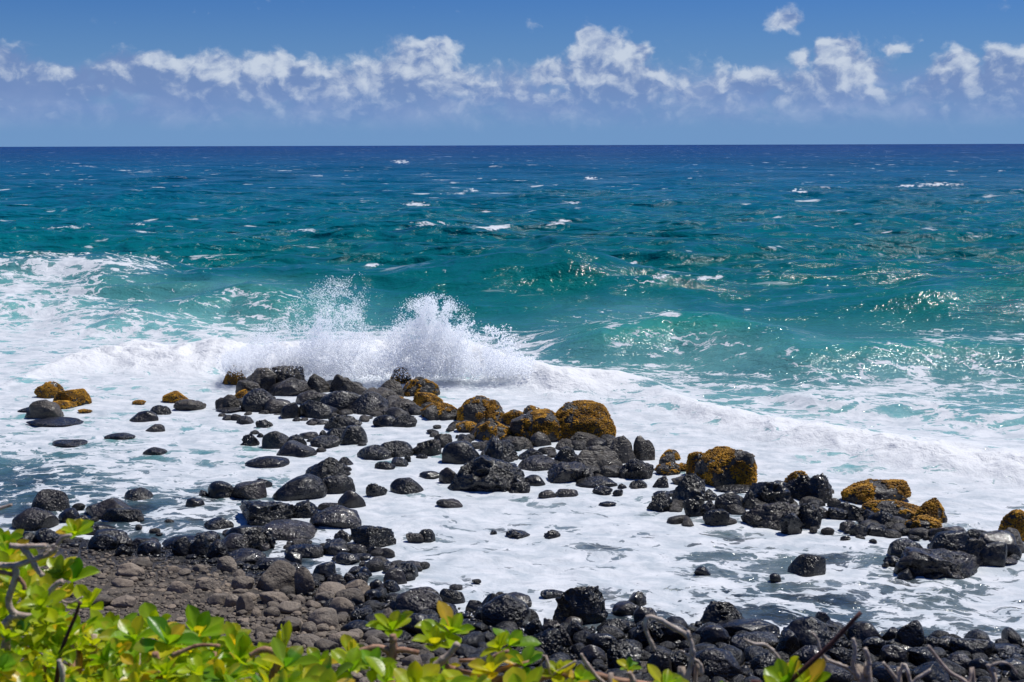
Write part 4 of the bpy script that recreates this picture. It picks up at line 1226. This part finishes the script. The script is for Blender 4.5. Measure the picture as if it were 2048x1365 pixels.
def bark(name, a_, b_):
    m, n, out = material(name)
    v = n.new('ShaderNodeTexCoord').outputs['Object']
    nn = n.noise(v, 55, 5, .65)
    c = n.mix(n.rng(nn, .35, .65), a_, b_)
    c = n.mix(n.rng(n.noise(v, 14, 3, .5), .5, .7, 0, .6), c, tuple(x * .55 for x in b_))
    p = n.new('ShaderNodeBsdfPrincipled'); n.put(p.inputs['Base Color'], c); p.inputs['Roughness'].default_value = .8
    n.l.new(n.bump(nn, .8, .004), p.inputs['Normal']); n.l.new(p.outputs[0], out.inputs[0]); return m
bark_g = bark('grey_bark', (.32, .235, .185), (.60, .48, .39))
bark_b = bark('brown_bark', (.24, .11, .06), (.48, .28, .18))
bark_d = bark('dead_twig_bark', (.32, .25, .19), (.66, .56, .47))
bark_r = bark('red_stick_bark', (.045, .012, .010), (.10, .028, .022))

# one spoon-shaped leaf: grid along t (length) and s (across)
tt = np.linspace(0, 1, 9); ss = np.linspace(-1, 1, 5)
LT_, LS_ = np.meshgrid(tt, ss, indexing='ij')
wprof = .25 * (np.sin(np.pi * np.clip(tt, 0, 1) ** 1.55) ** .75) + .03
wprof[-1] = .0; wprof[0] = .03; wprof[-2] = .175
wprof = wprof * 1.05
def leaf(L, bend, fold, wid):
    x = LT_ * L; y = LS_ * wprof[:, None] * L * wid
    z = bend * L * LT_ ** 2 + fold * np.abs(LS_) ** 1.5 * wprof[:, None] * L
    return np.stack([x, y, z], -1).reshape(-1, 3)
li = np.arange(45).reshape(9, 5)
LF = np.stack([li[:-1, :-1], li[:-1, 1:], li[1:, 1:], li[1:, :-1]], -1).reshape(-1, 4)
GREENS = np.array([(.30, .46, .010), (.20, .40, .010), (.42, .54, .012), (.20, .40, .012), (.56, .58, .012), (.11, .30, .014), (.34, .50, .01), (.46, .56, .012), (.42, .52, .01)])
YELLOWS = np.array([(.66, .56, .015), (.72, .50, .02), (.58, .56, .02), (.66, .44, .03), (.55, .55, .02)])
class Leaves:
    def __init__(s): s.V = []; s.C = []
    def rosette(s, p, axis, n_, L, g_, yel=.12, open_=1.0):
        axis = axis / np.linalg.norm(axis)
        e1 = np.cross(axis, (0.3, 1, .2)); e1 /= np.linalg.norm(e1); e2 = np.cross(axis, e1)
        bc = GREENS[g_.integers(0, len(GREENS))]
        for i in range(n_):
            a_ = i * 2.399 + g_.normal(0, .2); f = (i + .5) / n_             # inner leaves first
            tilt = math.radians(12 + 72 * (f ** .8) * open_ + g_.normal(0, 8))
            out_ = math.cos(a_) * e1 + math.sin(a_) * e2
            fw = axis * math.cos(tilt) + out_ * math.sin(tilt)
            up = -axis * math.sin(tilt) * -1 + -out_ * math.cos(tilt)        # upper face looks to the axis
            sd_ = np.cross(up, fw)
            Ls = L * .76 * (.55 + .5 * min(1, f * 1.8)) * g_.uniform(.85, 1.15)
            lf = leaf(Ls, g_.uniform(-.34, .18), g_.uniform(.15, .6), g_.uniform(.78, 1.08))
            s.V.append(p + lf[:, :1] * fw + lf[:, 1:2] * sd_ + lf[:, 2:3] * up)
            c = bc * g_.uniform(.8, 1.2) * .6 + GREENS[g_.integers(0, len(GREENS))] * .4
            if g_.random() < yel * (1.6 if f > .6 else .6): c = YELLOWS[g_.integers(0, len(YELLOWS))]
            cc = np.repeat(c[None], 45, 0).reshape(9, 5, 3)
            cc[:, 2] *= 1.25; cc[:3] *= 1.12; cc[:, 0] *= g_.uniform(.85, 1.15); cc[:, 4] *= g_.uniform(.85, 1.15)
            if g_.random() < .25: cc[6:] = cc[6:] * .6 + np.array([.55, .40, .03]) * .4
            s.C.append(np.clip(cc, 0, 1).reshape(45, 3))
    def build(s, parent, org):
        k = len(s.V); V = np.concatenate(s.V) - org; C = np.concatenate(s.C)
        F = (LF[None] + (np.arange(k) * 45)[:, None, None]).reshape(-1, 4)
        return link('foliage', mesh_np('foliage', V, F, True, {'leafcol': C}), leaf_m, parent)
def smooth_path(P, n_=6):
    P = [np.array(p, float) for p in P]
    if len(P) < 3: 
        return [P[0] + (P[-1] - P[0]) * t for t in np.linspace(0, 1, 4)]
    Q = [2 * P[0] - P[1]] + P + [2 * P[-1] - P[-2]]; res = []
    for i in range(1, len(Q) - 2):
        for t in np.linspace(0, 1, n_, endpoint=False):
            a_, b_, c_, d_ = Q[i - 1], Q[i], Q[i + 1], Q[i + 2]
            res.append(.5 * ((2 * b_) + (-a_ + c_) * t + (2 * a_ - 5 * b_ + 4 * c_ - d_) * t * t + (-a_ + 3 * b_ - 3 * c_ + d_) * t ** 3))
    res.append(P[-1]); return res
def tube(P, r0, r1, seed=0, knob=.18, sides=8):
    P = smooth_path(P); g_ = np.random.default_rng(seed); k = len(P); V = []
    nrm = np.array([.31, .2, .93])
    for i, p_ in enumerate(P):
        t_ = P[min(i + 1, k - 1)] - P[max(i - 1, 0)]; t_ = t_ / (np.linalg.norm(t_) + 1e-9)
        e1 = np.cross(t_, nrm); e1 /= np.linalg.norm(e1) + 1e-9; e2 = np.cross(t_, e1)
        r_ = (r0 + (r1 - r0) * i / (k - 1)) * (1 + g_.normal(0, knob) * .5 + (knob * 1.2 if i % 7 == 3 else 0))
        for j in range(sides):
            an = 2 * math.pi * j / sides; V.append(p_ + r_ * (math.cos(an) * e1 + math.sin(an) * e2))
    V.append(P[0]); V.append(P[-1]); V = np.array(V); F = []
    for i in range(k - 1):
        for j in range(sides):
            F.append((i * sides + j, i * sides + (j + 1) % sides, (i + 1) * sides + (j + 1) % sides, (i + 1) * sides + j))
    me_ = bpy.data.meshes.new('branch')
    fs = [tuple(f) for f in F] + [(len(V) - 2, (j + 1) % sides, j) for j in range(sides)] + [(len(V) - 1, (k - 1) * sides + j, (k - 1) * sides + (j + 1) % sides) for j in range(sides)]
    me_.from_pydata([tuple(v) for v in V], [], fs); me_.update()
    me_.polygons.foreach_set('use_smooth', np.ones(len(fs), bool))
    return me_
def branch(parent, org, P, r0, r1, mat, seed, name='branch', knob=.18):
    me_ = tube([np.array(p) - org for p in P], r0, r1, seed, knob)
    return link(name, me_, mat, parent)
def pxp(pts, y): return [at_dist(px, py, y + (pp_[0] if pp_ else 0)) for px, py, *pp_ in pts]

def shrub(name, label, px_c, y_c):
    x, _, _ = at_dist(px_c, 1365, y_c); z = float(terrain(np.array(x), np.array(y_c)))
    o = bpy.data.objects.new(name, None); COL.objects.link(o); o.location = (x, y_c, z)
    o['label'] = label; o['category'] = 'shrub'; o['group'] = 'green shrubs along the bluff edge'
    return o, np.array([x, y_c, z])
g_ = np.random.default_rng(99)
# --- left shrub
s1, org = shrub('coastal_shrub', 'dense yellow-green shrub with spoon-shaped leaves filling the bottom left corner', 200, 2.6)
lv = Leaves(); roots = []
TOPL = ([-400, 0, 60, 130, 190, 250, 310, 400, 480, 540, 600, 680], [1080, 1100, 1120, 1175, 1225, 1258, 1240, 1262, 1275, 1290, 1330, 1365])
cnt = 0; tips = []
while cnt < 540:
    px = g_.uniform(-160, 640); top_ = np.interp(px, *TOPL) + 28
    py = top_ + (g_.random() ** .9) * (1560 - top_)
    y_ = float(np.interp(py, [1100, 1250, 1400, 1560], [3.3, 3.0, 2.55, 2.1])) + g_.normal(0, .16)
    p_ = at_dist(px, py, y_)
    ax_ = np.array([g_.normal(0, .38), g_.normal(-.25, .35), 1.0])
    lv.rosette(p_, ax_, int(g_.integers(8, 13)), g_.uniform(.042, .072) * y_ / 2.8, g_, .13)
    tips.append(p_); cnt += 1
HAND_L = [(305, 1262, 2.9, .085), (395, 1275, 2.85, .09), (470, 1290, 2.8, .065), (18, 1118, 3.2, .08), (60, 1140, 3.1, .08), (145, 1165, 3.0, .085), (120, 1150, 3.0, .07), (180, 1215, 2.9, .07), (150, 1070, 3.0, .062), (570, 1300, 2.7, .072), (545, 1345, 2.6, .08), (270, 1280, 2.7, .08), (335, 1290, 2.6, .085), (10, 1090, 3.3, .07), (230, 1270, 2.8, .075), (100, 1200, 2.9, .08), (40, 1190, 3.0, .085)]
for (px, py, y_, L) in HAND_L:
    p_ = at_dist(px, py, y_)
    lv.rosette(p_, np.array([g_.normal(0, .25), -.35, 1.0]), int(g_.integers(8, 12)), L, g_, .14); tips.append(p_)
lv.build(s1, org)
for i, p_ in enumerate(tips[:92]):
    rx_, ry_ = p_[0] * .8 + g_.normal(0, .08), p_[1] * .85 + g_.normal(0, .1)
    rt = np.array([rx_, ry_, float(terrain(np.array(rx_), np.array(ry_))) - .05])
    md = (rt + p_) / 2 + g_.normal(0, .07, 3)
    branch(s1, org, [rt, md, p_ + np.array([0, 0, -.03]), p_], .011, .005, bark_b if i % 2 else bark_g, i)
y0 = 2.75
def br(parent, org, pts, r0, r1, mat, seed, y=y0, name='branch', knob=.12): return branch(parent, org, pxp(pts, y), r0, r1, mat, seed, name, knob)
br(s1, org, [(-40, 1128), (0, 1131), (29, 1131), (55, 1124), (80, 1115), (101, 1107), (115, 1088), (126, 1075), (143, 1071)], .0066, .004, bark_g, 1, knob=.06)
br(s1, org, [(29, 1132), (32, 1150), (25, 1174), (17, 1200), (24, 1222), (42, 1231), (67, 1233), (85, 1226), (91, 1208), (99, 1187), (112, 1170), (126, 1163)], .0068, .006, bark_g, 2, knob=.06)
br(s1, org, [(20, 1092), (45, 1094), (64, 1093), (92, 1092)], .006, .005, bark_g, 3)
br(s1, org, [(45, 1096), (61, 1115), (72, 1136), (86, 1153)], .0065, .005, bark_g, 4)
br(s1, org, [(37, 1230), (38, 1260)], .006, .004, bark_g, 5)
br(s1, org, [(8, 1245), (14, 1275), (10, 1310), (12, 1360), (20, 1450)], .009, .011, bark_g, 6)
br(s1, org, [(10, 1255), (20, 1238), (36, 1230)], .009, .008, bark_g, 16)
br(s1, org, [(112, 1187), (125, 1203), (144, 1205), (166, 1194)], .003, .0018, bark_g, 7)
br(s1, org, [(-10, 1142), (25, 1150), (45, 1165), (50, 1180)], .005, .004, bark_b, 8)
br(s1, org, [(-20, 1022), (0, 1017), (24, 1010)], .004, .003, bark_g, 9)
br(s1, org, [(160, 1204), (150, 1235), (141, 1255), (127, 1290), (118, 1322), (110, 1400)], .003, .0045, bark_r, 10, 2.5)
br(s1, org, [(345, 1312), (372, 1300), (400, 1291), (440, 1292)], .0045, .003, bark_b, 11, 2.5)
br(s1, org, [(310, 1305), (315, 1335), (325, 1380)], .006, .008, bark_b, 12, 2.5)
br(s1, org, [(118, 1320), (125, 1350), (120, 1400)], .004, .005, bark_d, 13, 2.4)
# dry seed-head frayed fibres on the upper branch
for i in range(26):
    a_ = at_dist(g_.uniform(92, 118), g_.uniform(1088, 1108), y0 - .01)
    branch(s1, org, [a_, a_ + g_.normal(0, .012, 3)], .0016, .0008, bark_d, 200 + i, 'dry_fibre', .0) if i < 12 else None

# --- middle shrub
s2, org = shrub('coastal_shrub', 'open shrub with twisting brown branches and scattered leaf rosettes at bottom centre', 850, 2.4)
lv = Leaves()
HAND_M = [(785, 1262, 2.7, .068), (900, 1268, 2.7, .080), (868, 1292, 2.65, .062), (700, 1312, 2.65, .066), (1018, 1292, 2.65, .070), (1000, 1300, 2.6, .05), (700, 1345, 2.5, .075), (640, 1335, 2.55, .065), (570, 1335, 2.5, .075), (745, 1340, 2.5, .06), (770, 1365, 2.45, .07), (1050, 1335, 2.55, .065), (1120, 1350, 2.5, .05), (985, 1345, 2.5, .06), (890, 1345, 2.6, .05), (660, 1372, 2.4, .08), (830, 1385, 2.4, .08), (600, 1375, 2.4, .08), (930, 1395, 2.4, .08), (1040, 1400, 2.4, .08), (1150, 1365, 2.5, .055)]
for (px, py, y_, L) in HAND_M:
    lv.rosette(at_dist(px, py, y_), np.array([g_.normal(0, .3), -.25, 1.0]), int(g_.integers(7, 10)), L, g_, .15)
for _ in range(60):
    px, py = g_.uniform(520, 1200), g_.uniform(1395, 1560)
    lv.rosette(at_dist(px, py, g_.uniform(2.0, 2.5)), np.array([g_.normal(0, .4), -.2, 1.0]), 8, .07, g_, .12)
lv.build(s2, org)
MIDB = [([(540, 1365), (556, 1325), (548, 1305), (525, 1300), (500, 1312)], .009, .005, bark_b), ([(556, 1325), (590, 1330), (610, 1345)], .005, .004, bark_b), ([(785, 1270), (787, 1290), (783, 1320), (776, 1345), (792, 1400)], .007, .010, bark_b),
 ([(703, 1308), (730, 1300), (755, 1295), (772, 1300), (785, 1315)], .0055, .006, bark_b), ([(745, 1342), (768, 1325), (782, 1312), (800, 1300), (838, 1306)], .006, .005, bark_b), ([(845, 1368), (870, 1335), (896, 1312), (916, 1287)], .010, .006, bark_g),
 ([(890, 1332), (930, 1345), (970, 1348), (1020, 1334), (1060, 1325)], .005, .004, bark_b), ([(870, 1335), (900, 1350), (950, 1365)], .005, .005, bark_g), ([(960, 1355), (972, 1332), (990, 1312), (1018, 1302)], .004, .003, bark_b), ([(840, 1375), (900, 1365), (960, 1362), (1010, 1358), (1060, 1362), (1100, 1352), (1180, 1349), (1240, 1362), (1330, 1375)], .006, .006, bark_b),
 ([(918, 1322), (960, 1320)], .004, .003, bark_b)]
for i, (pts, r0, r1, m_) in enumerate(MIDB): br(s2, org, pts, r0, r1, m_, 40 + i, 2.55)
for i in range(12):
    px = g_.uniform(540, 1100); p_ = at_dist(px, 1375, 2.5); rt = np.array([p_[0] + g_.normal(0, .1), 2.2, float(terrain(np.array(p_[0]), np.array(2.2))) - .05])
    branch(s2, org, [rt, (rt + p_) / 2 + g_.normal(0, .05, 3), p_], .012, .007, bark_b, 60 + i)

# --- right sprigs
s3, org = shrub('coastal_shrub', 'few bright green leaves poking up by the red-brown stick at bottom right', 1590, 2.3)
lv = Leaves()
for (px, py, y_, L) in [(1258, 1340, 2.6, .035), (1330, 1378, 2.4, .06), (1575, 1372, 2.35, .068), (1612, 1378, 2.35, .075), (1480, 1400, 2.4, .055), (1555, 1402, 2.3, .06), (1440, 1412, 2.3, .06), (1790, 1420, 2.3, .06), (1680, 1420, 2.2, .07), (1950, 1420, 2.2, .07), (1250, 1420, 2.2, .07), (1380, 1430, 2.2, .07)]:
    lv.rosette(at_dist(px, py, y_), np.array([g_.normal(0, .3), -.2, 1.0]), 8, L, g_, .15)
lv.build(s3, org)
br(s3, org, [(1258, 1345), (1266, 1365), (1255, 1395)], .005, .007, bark_g, 80, 2.5)
for i, px in enumerate((1330, 1480, 1575, 1620, 1790, 1950)):
    p_ = at_dist(px, 1392, 2.35); rt = np.array([p_[0] + .05, 2.1, float(terrain(np.array(p_[0]), np.array(2.1))) - .05])
    branch(s3, org, [rt, (rt + p_) / 2, p_], .009, .006, bark_b, 85 + i)

# --- bare dead twigs, each its own plant stem rising from the bluff
TW = [
 ([(1310, 1300), (1296, 1272), (1290, 1252), (1297, 1234), (1320, 1240), (1345, 1255), (1372, 1270), (1383, 1290), (1384, 1320), (1372, 1365), (1360, 1430)], .0048, .0080, 'forked grey dead twig hooked over at its tip, right of the leaves'),
 ([(1362, 1302), (1380, 1315), (1400, 1328), (1402, 1350), (1390, 1430)], .0035, .0065, 'short dead twig crossing the hooked twig on its right side'),
 ([(1162, 1308), (1175, 1330), (1192, 1352), (1215, 1380), (1225, 1440)], .0040, .0070, 'slanting bare twig just right of the central leaves'),
 ([(1105, 1352), (1130, 1335), (1152, 1322)], .0035, .0030, 'thin grey twig leaning right at the bottom centre'),
 ([(1488, 1279), (1508, 1288), (1530, 1290), (1548, 1305), (1562, 1325), (1580, 1350), (1590, 1420)], .0035, .0065, 'pale curved dead twig left of the red-brown stick'),
 ([(1622, 1265), (1634, 1278), (1640, 1300), (1652, 1318), (1680, 1330), (1702, 1340), (1720, 1365), (1730, 1430)], .0035, .0060, 'wavy pale twig crossing right of the red-brown stick'),
 ([(1706, 1277), (1710, 1300), (1706, 1330), (1715, 1358), (1722, 1430)], .0050, .0080, 'thick upright pale dead twig, left of an upright pair'),
 ([(1730, 1297), (1738, 1325), (1733, 1350), (1740, 1430)], .0060, .0080, 'thick upright pale dead twig, right of an upright pair'),
 ([(1766, 1326), (1782, 1345), (1795, 1368), (1800, 1430)], .0040, .0065, 'small slanting bare twig right of the upright pair'),
 ([(1824, 1368), (1838, 1355), (1862, 1340)], .0050, .0040, 'stubby pale twig leaning right at the bottom edge'),
 ([(1856, 1292), (1876, 1318), (1900, 1345), (1935, 1370), (1950, 1430)], .0035, .0060, 'long thin dark twig slanting down right near the bottom right corner'),
 ([(1975, 1330), (1985, 1350), (1990, 1380), (1992, 1440)], .0050, .0060, 'rightmost bare twig ending in two curled tips'),
]
for i, (pts, r0, r1, lab) in enumerate(TW):
    pw = pxp(pts, 2.5)
    if pts[-1][1] > 1395: pw.append(np.array([pw[-1][0], 2.3, float(terrain(np.array(pw[-1][0]), np.array(2.3))) - .05]))
    else: pw = [np.array([pw[0][0] - .1, 2.4, float(terrain(np.array(pw[0][0]), np.array(2.4))) - .05]), pw[0] - np.array([.03, 0, .05])] + pw; r0, r1 = r1 * 1.3, r0 * .8
    o_ = np.array([pw[-1][0], pw[-1][1], pw[-1][2]])
    tw = link('dead_twig', tube([p_ - o_ for p_ in pw], r0 * .72, r1 * .72, 300 + i, .2), bark_d if i not in (2, 3, 10) else bark_g, loc=tuple(o_), label=lab, category='twig', group='bare dead twigs in the foreground')
    if i == 11:
        link('side_twig', tube([p_ - o_ for p_ in pxp([(1978, 1333), (2000, 1325), (2020, 1330), (2035, 1348)], 2.5)], .0025, .0015, 5), bark_d, tw)
        link('side_twig', tube([p_ - o_ for p_ in pxp([(1980, 1335), (1990, 1340), (1994, 1350)], 2.5)], .0022, .0014, 6), bark_d, tw)
    if i == 0:
        link('side_twig', tube([p_ - o_ for p_ in pxp([(1378, 1276), (1376, 1262)], 2.5)], .005, .003, 7), bark_d, tw)
# red-brown stick
pw = pxp([(1722, 1225), (1660, 1290), (1600, 1345), (1540, 1400), (1480, 1460)], 2.35)
pw.append(np.array([pw[-1][0] - .15, 2.2, float(terrain(np.array(pw[-1][0]), np.array(2.2))) - .05]))
pw.append(pw[-1] + np.array([-.03, 0, -.08]))
o_ = pw[-2].copy()
link('stick', tube([p_ - o_ for p_ in pw], .0036, .0060, 9, .02, 12), bark_r, loc=tuple(o_), label='straight dark red-brown stick slanting up to the right at bottom right', category='stick')
print('objects', len(bpy.data.objects))
